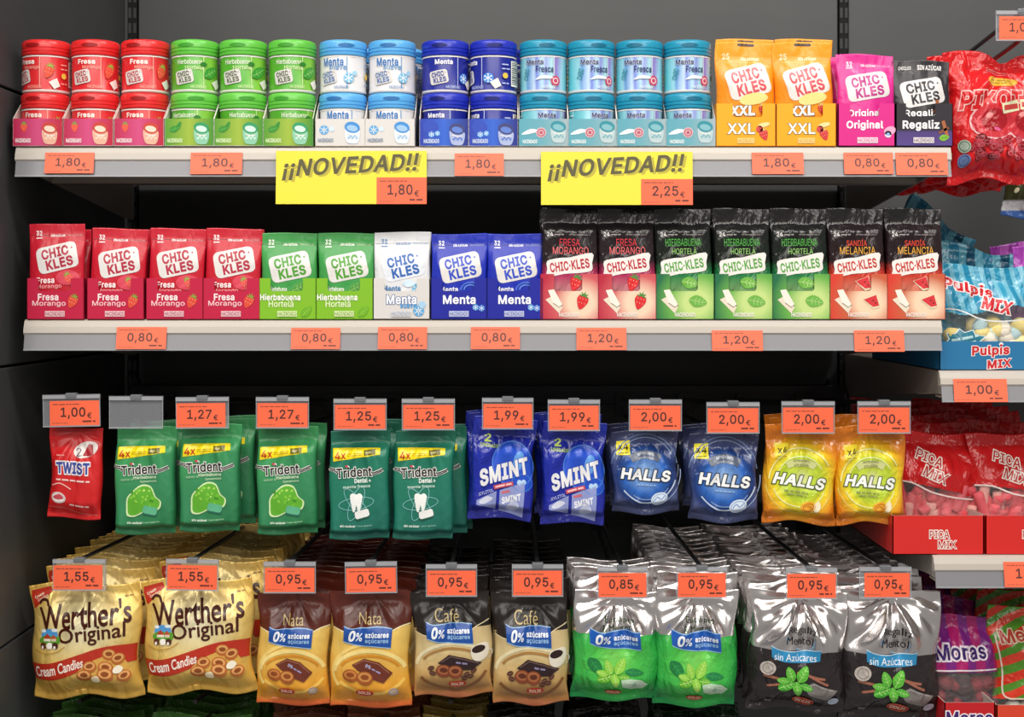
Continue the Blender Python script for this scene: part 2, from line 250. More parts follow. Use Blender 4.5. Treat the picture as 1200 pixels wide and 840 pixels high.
'8': [91, [45,-1,36,0,27,2,20,7,15,12,11,19,10,27,11,33,13,39,16,44,20,48,25,51,31,53,24,56,19,62,15,68,14,76,15,83,18,90,23,95,29,100,37,102,45,103,54,102,61,100,67,95,72,90,75,83,76,76,75,68,72,62,67,56,60,53,65,51,70,48,74,44,77,39,79,33,80,27,79,19,76,12,70,7,63,2,55,0], [52,10,57,12,65,18,67,23,67,33,64,38,61,42,57,45,45,47,34,45,29,42,26,38,24,33,23,28,24,23,26,18,29,15,33,12,39,10], [50,58,55,60,59,63,61,66,63,70,64,75,62,84,59,87,55,90,45,92,35,90,29,84,27,80,27,70,29,66,32,63,36,60,40,58]],
'9': [91, [45,103,54,102,62,99,69,94,74,87,77,79,78,69,77,62,75,54,70,45,63,34,40,0,26,0,60,50,61,50,60,47,55,42,51,40,48,39,44,39,35,40,27,43,21,47,17,54,14,61,13,70,14,79,17,87,22,94,29,99,36,102], [45,92,40,91,35,89,31,86,28,81,26,76,25,70,26,64,28,59,31,55,35,51,40,49,51,49,56,51,60,55,63,59,65,64,65,76,63,81,60,86,56,89,51,91]],
',': [38, [8,-24,14,14,27,14,17,-24]],
'.': [38, [19,-1,16,0,13,2,11,5,10,8,11,12,13,15,16,17,23,17,26,15,28,12,28,5,26,2,23,0]],
'·': [39, [20,39,16,40,13,42,11,45,10,48,11,52,13,55,16,57,23,57,26,55,28,52,29,48,28,45,26,42,23,40]],
'%': [135, [29,57,24,59,20,63,17,67,15,78,15,82,17,93,20,97,24,101,29,103,41,103,46,101,50,97,53,93,55,88,55,72,53,67,50,63,46,59,41,57], [35,65,40,66,42,69,44,73,45,78,45,82,43,91,40,94,35,95,31,94,28,91,26,87,25,82,25,78,26,73,28,69,31,66], [100,-2,94,-1,89,1,85,4,82,9,80,19,80,24,82,34,85,39,89,42,94,44,100,45,106,44,111,42,115,39,118,34,120,29,120,14,118,9,115,4,111,1,106,-1], [100,7,105,8,108,11,110,19,110,24,108,32,105,35,100,36,96,35,93,32,91,28,91,15,93,11,96,8], [26,0,96,102,108,102,38,0]],
'+': [91, [40,7,40,73,51,73,51,7], [12,34,12,45,78,45,78,34]],
'!': [39, [13,32,13,102,26,102,26,32], [20,-1,16,0,13,2,11,5,10,8,11,12,13,15,16,17,23,17,26,15,28,12,29,8,28,5,26,2,23,0]],
'¡': [39, [13,-25,14,44,26,44,27,-25], [20,59,16,60,13,62,11,65,10,68,11,72,13,75,16,77,20,78,23,77,26,75,28,72,29,68,28,65,26,62,23,60]],
'|': [46, [28,135,28,-33,18,-33,18,135]],
'€': [93, [73,66,68,56,3,56,7,66], [64,46,60,36,3,36,7,46], [85,93,80,82,70,89,62,91,58,91,50,90,43,87,37,81,32,73,29,63,28,51,29,39,32,29,37,21,43,15,50,12,58,11,62,11,70,13,79,19,84,9,79,4,72,1,65,-1,58,-1,46,0,36,5,27,13,21,23,17,36,16,51,17,66,21,79,27,89,36,97,46,102,58,103,65,102,72,100,79,97]],
'Í': [60, [6,0,6,11,24,11,24,90,6,90,6,102,54,102,54,90,37,90,37,11,54,11,54,0], [25,112,34,132,48,132,35,112]],
'Ú': [103, [52,-2,41,0,31,3,23,9,17,16,13,25,12,35,12,102,25,102,25,36,26,29,28,23,32,17,37,14,44,11,52,10,60,11,66,14,71,17,75,23,78,29,79,36,79,102,91,102,91,35,90,25,87,16,81,9,73,3,63,0], [46,112,56,132,70,132,56,112]],
'Ç': [102, [53,-1,41,0,30,5,21,13,14,23,10,36,8,51,10,66,14,79,21,89,30,97,41,102,53,103,61,103,68,101,75,98,80,94,90,84,93,77,95,70,82,70,80,75,78,79,75,83,71,86,63,90,58,91,53,91,45,90,37,86,30,81,25,73,22,63,21,51,22,39,25,29,30,21,37,15,45,12,53,11,58,11,63,12,71,16,75,19,78,23,80,27,82,32,95,32,93,25,90,18,86,12,80,8,75,4,68,1,61,-1], [46,-29,46,-22,57,-22,60,-20,60,-15,57,-13,48,-13,50,3,57,3,57,-7,62,-7,66,-9,69,-13,70,-18,69,-23,66,-26,61,-29]],
'Ã': [96, [3,0,40,102,55,102,93,0,79,0,57,60,50,84,46,96,49,96,46,84,43,74,40,67,38,60,17,0], [22,28,22,40,74,40,74,28], [57,115,54,115,42,121,40,121,37,117,37,115,28,115,29,121,31,126,34,129,39,130,42,129,44,129,54,124,59,127,59,129,68,129,67,124,65,119,61,116]],
'ã': [78, [32,-2,25,-1,19,1,14,4,10,9,7,15,6,22,7,28,9,32,12,36,16,39,20,41,42,45,47,45,53,47,55,49,55,56,51,62,48,64,44,66,34,66,30,64,26,63,24,60,21,58,20,55,8,58,11,64,16,69,21,73,27,75,39,77,43,77,48,76,53,74,57,72,61,69,64,64,67,58,67,0,55,0,55,10,54,10,53,8,47,2,43,0], [34,9,40,10,46,12,50,15,53,19,55,28,55,38,52,36,49,36,46,35,43,35,40,34,35,34,27,32,23,30,21,28,19,25,18,21,20,14,26,10,30,9], [47,89,44,89,32,95,30,95,27,90,18,90,19,95,21,100,24,103,29,104,32,103,34,103,47,98,49,101,49,103,58,103,57,98,55,93,51,90]],
'ç': [79, [41,-2,32,0,23,3,16,9,11,17,8,27,7,37,8,49,11,58,16,66,23,72,32,76,41,77,47,77,52,75,57,74,65,68,71,60,72,55,61,52,60,55,58,58,54,62,51,64,45,66,41,66,35,65,29,62,25,57,22,52,20,45,19,37,20,30,22,23,25,18,29,13,35,10,41,9,45,10,49,10,54,13,56,15,58,18,60,20,61,23,73,20,71,16,68,11,65,7,61,4,57,2,52,0], [34,-29,34,-21,45,-21,49,-17,47,-13,45,-13,42,-12,36,-12,38,3,45,3,45,-6,51,-7,55,-9,57,-12,58,-17,57,-22,54,-26,49,-28,42,-29]],
'ú': [82, [36,-1,29,0,23,2,18,6,14,12,11,19,11,76,23,76,23,29,24,21,27,15,33,11,40,10,50,12,54,15,57,19,59,24,59,76,71,76,71,0,60,0,60,18,61,18,57,9,51,3,44,0], [36,86,45,106,59,106,46,86]],
'é': [81, [42,-2,32,0,23,3,16,9,11,17,8,26,7,37,8,48,11,58,16,66,23,72,31,76,41,77,53,75,59,72,64,68,68,63,71,56,74,48,74,34,15,34,15,44,68,44,62,40,60,54,57,59,53,63,47,65,41,66,35,65,29,63,25,59,22,54,20,48,19,42,19,36,20,28,22,21,26,16,30,12,36,10,42,9,54,12,57,15,61,21,73,18,71,13,67,8,62,4,57,1,50,-1], [35,86,45,106,59,106,45,86]],
'ü': [82, [36,-1,29,0,23,2,18,6,14,12,11,19,11,76,23,76,23,29,24,21,27,15,33,11,40,10,50,12,54,15,57,19,59,24,59,76,71,76,71,0,60,0,60,18,61,18,57,9,51,3,44,0], [52,89,50,91,48,94,47,97,48,100,52,104,55,105,58,104,61,102,63,100,63,94,61,91,58,89], [24,89,21,91,19,94,19,100,21,102,24,104,27,105,30,104,34,100,35,97,34,94,32,91,30,89]],
'&': [90, [39,-1,30,0,22,2,16,7,11,12,8,19,7,27,7,33,9,38,13,43,17,47,28,56,43,67,45,69,47,70,49,73,51,75,52,78,52,85,49,89,45,91,40,92,37,92,34,91,31,89,29,86,27,80,29,73,31,69,37,61,41,57,88,0,73,0,34,46,29,53,20,64,17,69,15,80,16,86,18,92,22,96,27,100,33,102,40,103,47,102,53,100,58,96,62,92,64,87,65,81,63,72,61,68,55,62,51,59,26,39,22,35,20,31,19,26,20,22,22,17,25,14,29,11,33,10,39,9,45,10,50,12,56,15,60,19,64,24,67,30,69,37,70,45,82,45,81,36,79,29,77,23,74,18,71,15,67,9,61,5,54,1,47,-1]],
"'": [41, [16,64,14,102,27,102,26,64]],
'-': [91, [67,49,67,38,23,38,23,49]]}
_FT = {c: (v[0]/200, [np.array(n, float).reshape(-1, 2)/200 for n in v[1:]]) for c, v in LETTERS.items()}
def _grow(L, d):
    a = L-np.roll(L, 1, 0); b = np.roll(L, -1, 0)-L
    a /= np.linalg.norm(a, axis=1)[:, None]+1e-9; b /= np.linalg.norm(b, axis=1)[:, None]+1e-9
    n = np.stack([-(a+b)[:, 1], (a+b)[:, 0]], 1); n /= np.linalg.norm(n, axis=1)[:, None]+1e-9
    c = np.clip((n*np.stack([-a[:, 1], a[:, 0]], 1)).sum(1), .62, 1)[:, None]
    return L+n*d/c
_fill = {}
def glyph_fill(c, d=0.0):
    """one letter as trapezoids between scan lines; d thickens its strokes (nonzero winding of outline and grown outline)"""
    d = round(d, 4)
    if (c, d) in _fill: return _fill[(c, d)]
    E = []; loops = _FT[c][1]
    if d and c in 'ij!¡': loops = [L+[0, (d*1.5 if c in 'ij' else -d*1.2 if c == '!' else 0) if (L[:, 1].min() > .42 if c in 'ij' else L[:, 1].max() < .12) else 0] for L in loops]
    for w, LL in ((0, loops), (1, [_grow(L, d) for L in loops] if d else [])):
        for L in LL:
            for p, q in zip(L, np.roll(L, -1, 0)):
                if abs(p[1]-q[1]) > 1e-7: E.append((p[0], p[1], q[0], q[1], 1, w) if p[1] < q[1] else (q[0], q[1], p[0], p[1], -1, w))
    E = np.array(E); x0, y0, x1, y1 = E[:, 0], E[:, 1], E[:, 2], E[:, 3]; sl = (x1-x0)/(y1-y0)
    ys = list(y0)+list(y1); i, j = np.triu_indices(len(E), 1); ds = sl[i]-sl[j]; ok = np.abs(ds) > 1e-9; i, j, ds = i[ok], j[ok], ds[ok]
    yc = (x0[j]-sl[j]*y0[j]-x0[i]+sl[i]*y0[i])/ds; ok = (yc > np.maximum(y0[i], y0[j])) & (yc < np.minimum(y1[i], y1[j])); ys += list(yc[ok])
    ys = np.unique(np.round(ys, 5)); V = []; T = []; live = {}
    def flush(k):
        a, b = k; ya, yb = live.pop(k); n = len(V); X = lambda e, y: x0[e]+sl[e]*(y-y0[e])
        V.extend([(X(a, ya), ya), (X(b, ya), ya), (X(b, yb), yb), (X(a, yb), yb)]); T.extend([(n, n+1, n+2), (n, n+2, n+3)])
    for ya, yb in zip(ys[:-1], ys[1:]):
        ym = (ya+yb)/2; act = np.nonzero((y0 < ym) & (y1 > ym))[0]; xs = x0[act]+sl[act]*(ym-y0[act]); act = act[np.argsort(xs, kind='stable')]
        w = [0, 0]; st = None; now = []
        for e in act:
            was = w[0] != 0 or w[1] != 0; w[int(E[e, 5])] += int(E[e, 4]); isin = w[0] != 0 or w[1] != 0
            if isin and not was: st = e
            elif was and not isin: now.append((st, e))
        for k in list(live):
            if k not in now: flush(k)
        for k in now: live[k] = (live[k][0], yb) if k in live else (ya, yb)
    for k in list(live): flush(k)
    _fill[(c, d)] = (np.array(V), np.array(T)); return _fill[(c, d)]
_g = {}
def glyphs(s, bold=0.0, res=2, grow=0.0):
    """a line of lettering as flat triangles"""
    k = (s, bold, grow)
    if k in _g: return _g[k]
    V = []; T = []; Q = []; x = 0; n = 0
    for c in s:
        if c == ' ': x += .17; continue
        if c not in _FT: continue
        v, t = glyph_fill(c, (bold+grow)*.72); V.append(v+[x, 0]); T.append(t+n); Q += [len(V) % 2]*len(t); n += len(v)
        x += _FT[c][0]+bold*.9
    _g[k] = (np.concatenate(V), np.concatenate(T), np.array(Q, bool)); return _g[k]
def cat(pts, n=5, closed=True):
    """smooth closed curve through points"""
    out = []; N = len(pts)
    for i in range(N if closed else N-1):
        g = (lambda j: pts[j % N]) if closed else (lambda j: pts[min(max(j, 0), N-1)])
        p0, p1, p2, p3 = [np.array(g(i+d), float) for d in (-1, 0, 1, 2)]
        for t in np.linspace(0, 1, n, endpoint=False):
            out.append(.5*((2*p1)+(-p0+p2)*t+(2*p0-5*p1+4*p2-p3)*t*t+(-p0+3*p1-3*p2+p3)*t**3))
    if not closed: out.append(np.array(pts[-1], float))
    return [tuple(p) for p in out]
def rotp(pts, c, deg):
    a = math.radians(deg); ca, sa = math.cos(a), math.sin(a)   # positive = anticlockwise in the picture (y down)
    return [(c[0]+(x-c[0])*ca+(y-c[1])*sa, c[1]-(x-c[0])*sa+(y-c[1])*ca) for x, y in pts]

def flared(s, bold):
    k = (s, bold, 'f')
    if k not in _g:
        cu = bpy.data.curves.new('t', 'FONT'); cu.body = s; cu.size = 1; cu.offset = bold; cu.resolution_u = 3
        o = bpy.data.objects.new('t', cu); me = o.to_mesh(); me.calc_loop_triangles()
        V = np.array([v.co[:2] for v in me.vertices]).reshape(-1, 2); T = np.array([t.vertices[:] for t in me.loop_triangles]).reshape(-1, 3)
        o.to_mesh_clear(); bpy.data.objects.remove(o); bpy.data.curves.remove(cu)
        _g[k] = (V, T)
    return _g[k]

class Art:
    def __init__(s, ox, oy, k=K, fin='film'):
        s.ox, s.oy, s.k, s.fin = ox, oy, k, fin; s.items = []; s.L = 0
    def loc(s, px, py): return ((px-s.ox)*s.k, (s.oy-py)*s.k)
    def mat(s, m): return M(m, s.fin) if isinstance(m, str) else m
    def up(s, n=1): s.L += n; return s
    def raw(s, V, T, m, L=None):
        V = np.array([s.loc(*p) for p in V])
        s.items.append((V, np.array(T), s.mat(m), s.L if L is None else L))
    def poly(s, pts, m, rot=0, c=None, L=None):
        if rot:
            if c is None: c = (sum(p[0] for p in pts)/len(pts), sum(p[1] for p in pts)/len(pts))
            pts = rotp(pts, c, rot)
        T = tessellate_polygon([[Vector((x, y, 0)) for x, y in pts]])
        s.raw(pts, T, m, L)
    def rect(s, x0, y0, x1, y1, m, rot=0, L=None): s.poly([(x0,y0),(x1,y0),(x1,y1),(x0,y1)], m, rot, L=L)
    def ell(s, cx, cy, rx, ry, m, rot=0, n=20, L=None):
        s.poly([(cx+rx*math.cos(t*2*math.pi/n), cy+ry*math.sin(t*2*math.pi/n)) for t in range(n)], m, rot, (cx, cy), L)
    def rrect(s, x0, y0, x1, y1, r, m, rot=0, L=None):
        p = []
        for (cx, cy, a) in ((x1-r, y1-r, 0), (x0+r, y1-r, 90), (x0+r, y0+r, 180), (x1-r, y0+r, 270)):
            for d in (0, 30, 60, 90):
                t = math.radians(a+d); p.append((cx+r*math.cos(t), cy+r*math.sin(t)))
        s.poly(p, m, rot, ((x0+x1)/2, (y0+y1)/2), L)
    def blob(s, pts, m, n=4, rot=0, L=None): s.poly(cat(pts, n), m, rot, L=L)
    def line(s, pts, w, m, L=None, smooth=0):
        if smooth: pts = cat(pts, smooth, False)
        pts = [np.array(p, float) for p in pts]; a = []; b = []
        for i, p in enumerate(pts):
            d = pts[min(i+1, len(pts)-1)]-pts[max(i-1, 0)]; d = d/(np.linalg.norm(d)+1e-9); nn = np.array([-d[1], d[0]])*w/2
            a.append(tuple(p+nn)); b.append(tuple(p-nn))
        V = a+b; n = len(a); T = []
        for i in range(n-1): T += [(i, i+1, n+i+1), (i, n+i+1, n+i)]
        s.raw(V, T, m, L)
    def ring(s, cx, cy, rx, ry, w, m, rot=0, n=28, a0=0, a1=360, L=None):
        pts = [(cx+rx*math.cos(math.radians(a0+(a1-a0)*i/n)), cy+ry*math.sin(math.radians(a0+(a1-a0)*i/n))) for i in range(n+1)]
        if rot: pts = rotp(pts, (cx, cy), rot)
        s.line(pts, w, m, L)
    def text(s, t, cx, cy, w, h, m, rot=0, bold=.02, shear=0, out=None, arc=0, res=2, L=None, flare=0):
        """text fitted into a w x h box centred at cx,cy; out=(material, thickness) prints a rim below"""
        V0, T0, Q0 = (*flared(t, bold), None) if flare else glyphs(t, bold, res)
        if not len(V0): return
        lo, hi = V0.min(0), V0.max(0)
        def put(V, T, mm, LL, Q=None):
            X = (V[:, 0]-(lo[0]+hi[0])/2)/(hi[0]-lo[0]); Y = (V[:, 1]-(lo[1]+hi[1])/2)/(hi[1]-lo[1])
            x = X*w+shear*Y*h; y = -Y*h - arc*(1-(2*X)**2)
            a = math.radians(rot); ca, sa = math.cos(a), math.sin(a)
            pts = np.stack([cx+x*ca+y*sa, cy-x*sa+y*ca], 1)
            if Q is None: s.raw(pts, T, mm, LL)
            else:       # alternate letters lie a hair apart so that broad rims never share a plane
                for q, e in ((Q, 0), (~Q, .06)):
                    if q.any(): s.raw(pts, T[q], mm, LL+e)
        base = s.L if L is None else L
        if out:
            V1, T1, Q1 = glyphs(t, bold, res, out[1]); put(V1, T1, out[0], base, Q1); base += 1
            if L is None: s.L = base
        put(V0, T0, m, base, Q0)
    def dashes(s, x0, x1, y, h, m, rot=0, seed=1):
        r = random.Random(seed); x = x0; c = ((x0+x1)/2, y)
        while x < x1-h:
            w = min(r.uniform(2, 6)*h, x1-x)
            q = rotp([(x, y-h/2), (x+w, y-h/2), (x+w, y+h/2), (x, y+h/2)], c, rot)
            s.raw(q, [(0, 1, 2), (0, 2, 3)], m); x += w+h*.8
    def build(s, name, parent, surf=None, maxedge=.003, off=.0003, step=.0001, label=None, clear=True):
        tris = []; mi = []; lay = []; mats = []
        for V, T, m, L in s.items:
            if m not in mats: mats.append(m)
            t = V[T]  # n,3,2
            d1 = t[:, 1]-t[:, 0]; d2 = t[:, 2]-t[:, 0]; ar = d1[:, 0]*d2[:, 1]-d1[:, 1]*d2[:, 0]
            t = np.where((ar < 0)[:, None, None], t[:, ::-1], t); t = t[np.abs(ar) > 1e-11]
            if surf is not None:
                for _ in range(9):
                    e = np.stack([np.linalg.norm(t[:, (i+1) % 3]-t[:, i], axis=1) for i in range(3)], 1)
                    big = e.max(1) > maxedge
                    if not big.any(): break
                    q = t[big]; j = e[big].argmax(1); idx = np.arange(len(q))
                    A = q[idx, j]; B = q[idx, (j+1) % 3]; C = q[idx, (j+2) % 3]; Mi = (A+B)/2
                    t = np.concatenate([t[~big], np.stack([A, Mi, C], 1), np.stack([Mi, B, C], 1)])
            tris.append(t); mi += [mats.index(m)]*len(t); lay += [L]*len(t)
        t = np.concatenate(tris); lay = np.array(lay)
        key = np.concatenate([np.round(t.reshape(-1, 2), 6), np.repeat(lay, 3)[:, None]], 1)
        U, inv = np.unique(key, axis=0, return_inverse=True); inv = inv.reshape(-1, 3)
        good = (inv[:, 0] != inv[:, 1]) & (inv[:, 1] != inv[:, 2]) & (inv[:, 0] != inv[:, 2]); inv = inv[good]; mi = np.array(mi)[good]
        o = off+step*U[:, 2]
        if surf is None:
            co = np.stack([U[:, 0], -o, U[:, 1]], 1); nor = None
        else:
            co = surf(U[:, 0], U[:, 1], o); e = 4e-4
            dx = surf(U[:, 0]+e, U[:, 1], o)-surf(U[:, 0]-e, U[:, 1], o); dz = surf(U[:, 0], U[:, 1]+e, o)-surf(U[:, 0], U[:, 1]-e, o)
            nor = np.cross(dx, dz); nor /= np.linalg.norm(nor, axis=1)[:, None]+1e-12
        ob = mesh(name, co, inv, mats, parent, mi, smooth=surf is not None, normals=nor)
        if label: ob['label'] = label
        if clear: s.items = []
        return ob

def cyl(r):
    def f(x, z, o=0): a = x/r; return np.stack([(r+o)*np.sin(a), -(r+o)*np.cos(a), z], 1)
    return f
def sm(t): t = np.clip(t, 0, 1); return t*t*(3-2*t)
class Bag:
    def __init__(s, w, h, t, sb=.007, st=.012, pe=2.6, pw=.75, nar=.05, rb=.025, rt=.04, hang=True, seed=1,
                 pleat=.0012, fold=0, nf=9, rip=.0012, low=0, lean=0, wob=.0008, notch=0, pk=260, fr=.03, fw=.024):
        s.__dict__.update(locals()); r = random.Random(seed); s.ph = [r.uniform(0, 6.28) for _ in range(16)]
    def f(s, x, z, o=0, side=1):
        v = z+s.h if s.hang else z
        x = np.asarray(x, float); v = np.asarray(v, float)
        a = np.clip(np.abs(x)/(s.w/2), 0, 1); b = np.clip(v/s.h, 0, 1); ph = s.ph
        pv = sm((v-s.sb)/s.rb)**.6*sm((s.h-s.st-v)/s.rt)**.7
        pu = np.clip(1-a**s.pe, 0, 1)**s.pw
        th = s.t/2*pu*pv*(1+s.low*(.5-b))
        m = np.clip((1-a)*5, 0, 1)
        wr = s.pleat*(np.sin(x*s.pk+ph[0]+3*np.sin(v*40+ph[9]))+.5*np.sin(x*s.pk*1.7+ph[1]))*(np.exp(-np.abs(s.h-s.st-.004-v)/.016)+np.exp(-np.abs(v-s.sb-.004)/.012))*m
        wr = wr+.5*s.pleat*m*(np.sin(x*70+v*50+ph[2])*np.sin(v*60-x*30+ph[3]))
        if s.fold:
            zz = s.h-.004-v; r = np.sqrt(x*x+zz*zz)+1e-6; phi = np.arctan2(x, zz)
            wr = wr+s.fold*(np.sin(phi*s.nf+ph[4])+.45*np.sin(phi*s.nf*1.9+ph[5]+r*60))*np.exp(-((r-s.fr)/s.fw)**2)*m
        seal = np.clip(1-(v/(s.sb+.006)), 0, 1)+np.clip(1-(s.h-v)/(s.st+.006), 0, 1)
        rp = s.rip*np.sin(x*s.pk*.45+ph[6])*seal
        y = (-(th+wr*(pv+.25))-.00025)*side
        y = y+rp-s.lean*np.sin(b*math.pi)
        X = x*(1-s.nar*pv*(.7+.3*np.sin(v*45+ph[7])))+s.wob*np.sin(v*75+ph[8])*a
        Z = z+s.wob*1.4*np.sin(x*85+ph[10])*np.where(b < .5, 1-b*2, 0)+s.wob*1.2*np.sin(x*60+ph[11])*np.clip(b*3-2, 0, 1)
        if s.notch: Z = Z-s.notch*np.exp(-(x/.012)**2)*np.clip(b*4-3, 0, 1)
        return np.stack([X, y-o*side, Z], 1)
    def surf(s, x, z, o=0): return s.f(x, z, o)
    def body(s, parent, m, name='body', nu=72, nv=84, back=None, zones=()):
        us = np.sin(np.linspace(-1, 1, nu+1)*math.pi/2*.999)*.35+np.linspace(-1, 1, nu+1)*.65; us = us*s.w/2
        vs = np.linspace(0, s.h, nv+1)-(s.h if s.hang else 0)
        Ug, Vg = np.meshgrid(us, vs); A = s.f(Ug.ravel(), Vg.ravel()); B = s.f(Ug.ravel(), Vg.ravel(), side=-1)
        n = len(A); c = nu+1; Fc = []; mi = []
        for j in range(nv):
            for i in range(nu):
                q = (j*c+i, j*c+i+1, (j+1)*c+i+1, (j+1)*c+i); Fc.append(q); Fc.append(tuple(n+k for k in q[::-1])); zi = 0
                for zk, (fn, zm, bs) in enumerate(zones):
                    if fn((us[i]+us[i+1])/2, (vs[j]+vs[j+1])/2): zi = zk+1; zb = bs
                mi += [zi, zi if zi and zb else 0]
            for i in (0, nu):
                q = (j*c+i, (j+1)*c+i, n+(j+1)*c+i, n+j*c+i); Fc.append(q if i == 0 else q[::-1]); mi.append(0)
        for j in (0, nv):
            for i in range(nu):
                q = (j*c+i, j*c+i+1, n+j*c+i+1, n+j*c+i); Fc.append(q if j else q[::-1]); mi.append(0)
        return mesh(name, np.concatenate([A, B]), Fc, [m]+[zz[1] for zz in zones], parent, mi, smooth=True)

# ---- reusable drawings (picture pixels)
def strawberry(a, cx, cy, s, rot=0, red='d8232e', leaf='4f9a3c'):
    p = rotp([(cx, cy+s), (cx-s*.62, cy+s*.1), (cx-s*.55, cy-s*.55), (cx, cy-s*.75), (cx+s*.55, cy-s*.55), (cx+s*.62, cy+s*.1)], (cx, cy), rot)
    a.blob(p, red, 4); a.up()
    for i in range(5):
        d = -40+i*20
        q = rotp([(cx, cy-s*.6), (cx+s*(.1), cy-s*.85), (cx+s*.05, cy-s*1.25), (cx-s*.1, cy-s*.85)], (cx, cy-s*.6), -d*2.2)
        a.poly(rotp(q, (cx, cy), rot), leaf)
    for i in range(6):
        q = rotp([(cx+s*(-.35+.35*(i % 3)), cy-s*.3+(i//3)*s*.5)], (cx, cy), rot)[0]; a.ell(q[0], q[1], s*.045, s*.07, 'f3c9a0', n=6)
def leaf(a, cx, cy, L, w, rot, c, vein=None):
    a.blob(rotp([(cx-L/2, cy), (cx-L*.2, cy-w/2), (cx+L*.2, cy-w*.42), (cx+L/2, cy), (cx+L*.2, cy+w*.42), (cx-L*.2, cy+w/2)], (cx, cy), rot), c)
    if vein:
        a.up(); a.line(rotp([(cx-L*.45, cy), (cx+L*.42, cy)], (cx, cy), rot), w*.06, vein)
        for k in (-.2, 0, .2):
            for sg in (-1, 1): a.line(rotp([(cx+L*k, cy), (cx+L*(k+.12), cy+sg*w*.3)], (cx, cy), rot), w*.05, vein)
def maker_mark(a, cx, cy, w, h, ink, ground):
    a.rect(cx-w/2, cy-h/2, cx+w/2, cy+h/2, ground); a.up(); a.text('HACENDADO', cx, cy, w*.94, h*.72, ink, bold=.01)
def logo(a, cx, cy, w, h, ink, ground='dad7d5', rot=12, big=True):
    """tilted white gum-shaped patch reading CHIC- KLES"""
    a.rrect(cx-w/2, cy-h/2, cx+w/2, cy+h/2, h*.2, ground, rot); a.up()
    def off(dx, dy): return rotp([(cx+dx, cy+dy)], (cx, cy), rot)[0]
    p = off(-w*.03, -h*.21); a.text('CHIC', p[0], p[1], w*.68, h*.39, ink, rot, bold=.05)
    p = off(w*.39, -h*.26); a.ell(p[0], p[1], h*.035, h*.035, ink, n=8)
    p = off(w*.03, h*.22); a.text('KLES', p[0], p[1], w*.68, h*.39, ink, rot, bold=.05); a.up()
def candy(a, cx, cy, r, c1='b5672c', c2='e0a262', hole='8e4a1c', rot=0):
    a.ell(cx, cy, r, r*.8, c1, rot); a.ell(cx, cy-r*.12, r*.8, r*.55, c2, rot, L=a.L+1); a.ell(cx, cy-r*.1, r*.5, r*.3, hole, rot, L=a.L+2); a.up(3)
def snow(a, cx, cy, r, c, lc='f4f8fb'):
    a.ell(cx, cy, r, r, c); a.up()
    for d in range(3):
        q = rotp([(cx-r*.75, cy), (cx+r*.75, cy)], (cx, cy), 30+60*d); a.line(q, r*.14, lc)
        for e in q: a.ell(e[0], e[1], r*.13, r*.13, lc, n=6)

# ------------------------------------------------------------------ setting
WALL = bpy.data.materials.new('dark_panel'); WALL.use_nodes = True
_b = WALL.node_tree.nodes['Principled BSDF']; _b.inputs['Roughness'].default_value = .5
_n = WALL.node_tree.nodes.new('ShaderNodeTexNoise'); _n.inputs['Scale'].default_value = 9; _n.inputs['Detail'].default_value = 4
_r = WALL.node_tree.nodes.new('ShaderNodeValToRGB'); _r.color_ramp.elements[0].color = hexc('3e4042'); _r.color_ramp.elements[1].color = hexc('484a4b')
WALL.node_tree.links.new(_n.outputs['Fac'], _r.inputs[0]); WALL.node_tree.links.new(_r.outputs[0], _b.inputs['Base Color'])
BLK = M('18181a', 'black'); BLKM = M('222224', 'plastic'); WHT = M('d9d4cd', 'satin'); GREYM = M('8f8a86', 'metal')
XL = -.545; XU = P(156, 0, ZB)[0]; XR = P(988, 0, ZB)[0]
joints = [CZ+.2225+.3*i for i in range(-5, 3)]
def structure(name):
    o = bpy.data.objects.new(name, None); col.objects.link(o); o['kind'] = 'structure'; return o
wb = structure('wall_back'); wl = structure('wall_left')
bk = {}
for i in range(len(joints)-1):
    z0, z1 = joints[i]+.0015, joints[i+1]-.0015
    for (a, b) in ((XL, XU-.0075), (XU+.0075, XR-.0075), (XR+.0075, XR+1.0)):
        if b-a < .003: continue
        boxes('panel', [(a, b, ZB, ZB+.012, z0, z1)], WALL, wb, .0012)
    boxes('panel', [(XL-.016, XL, 1.50, ZB+.012, z0, z1)], WALL, wl, .0012)
boxes('backing', [(XL-.03, XR+1.1, ZB+.016, ZB+.02, joints[0], joints[-1])], BLK, wb)
boxes('backing', [(XL-.03, XL-.019, 1.5, ZB+.02, joints[0], joints[-1])], BLK, wl)
def upright(px, label):
    x = P(px, 0, ZB)[0]; t = thing('slotted_upright', label, 'upright', (x, ZB, 0))
    boxes('channel', [(-.0058, .0058, -.004, .012, joints[0], joints[-1])], M('040404', 'black'), t)
    V, Fc, mi = join([box(xx-.002, xx+.002, -.0047, -.0035, joints[0]+.01+k*.0215, joints[0]+.024+k*.0215) for k in range(96) for xx in (-.0035, .0035)])
    o = mesh('slots', V, Fc, M('3a3b3c', 'black'), t); o['kind'] = 'stuff'
upright(156, 'black slotted upright on the back wall above the green gum jars, left')
upright(988, 'black slotted upright on the back wall at the right end of the long shelves')

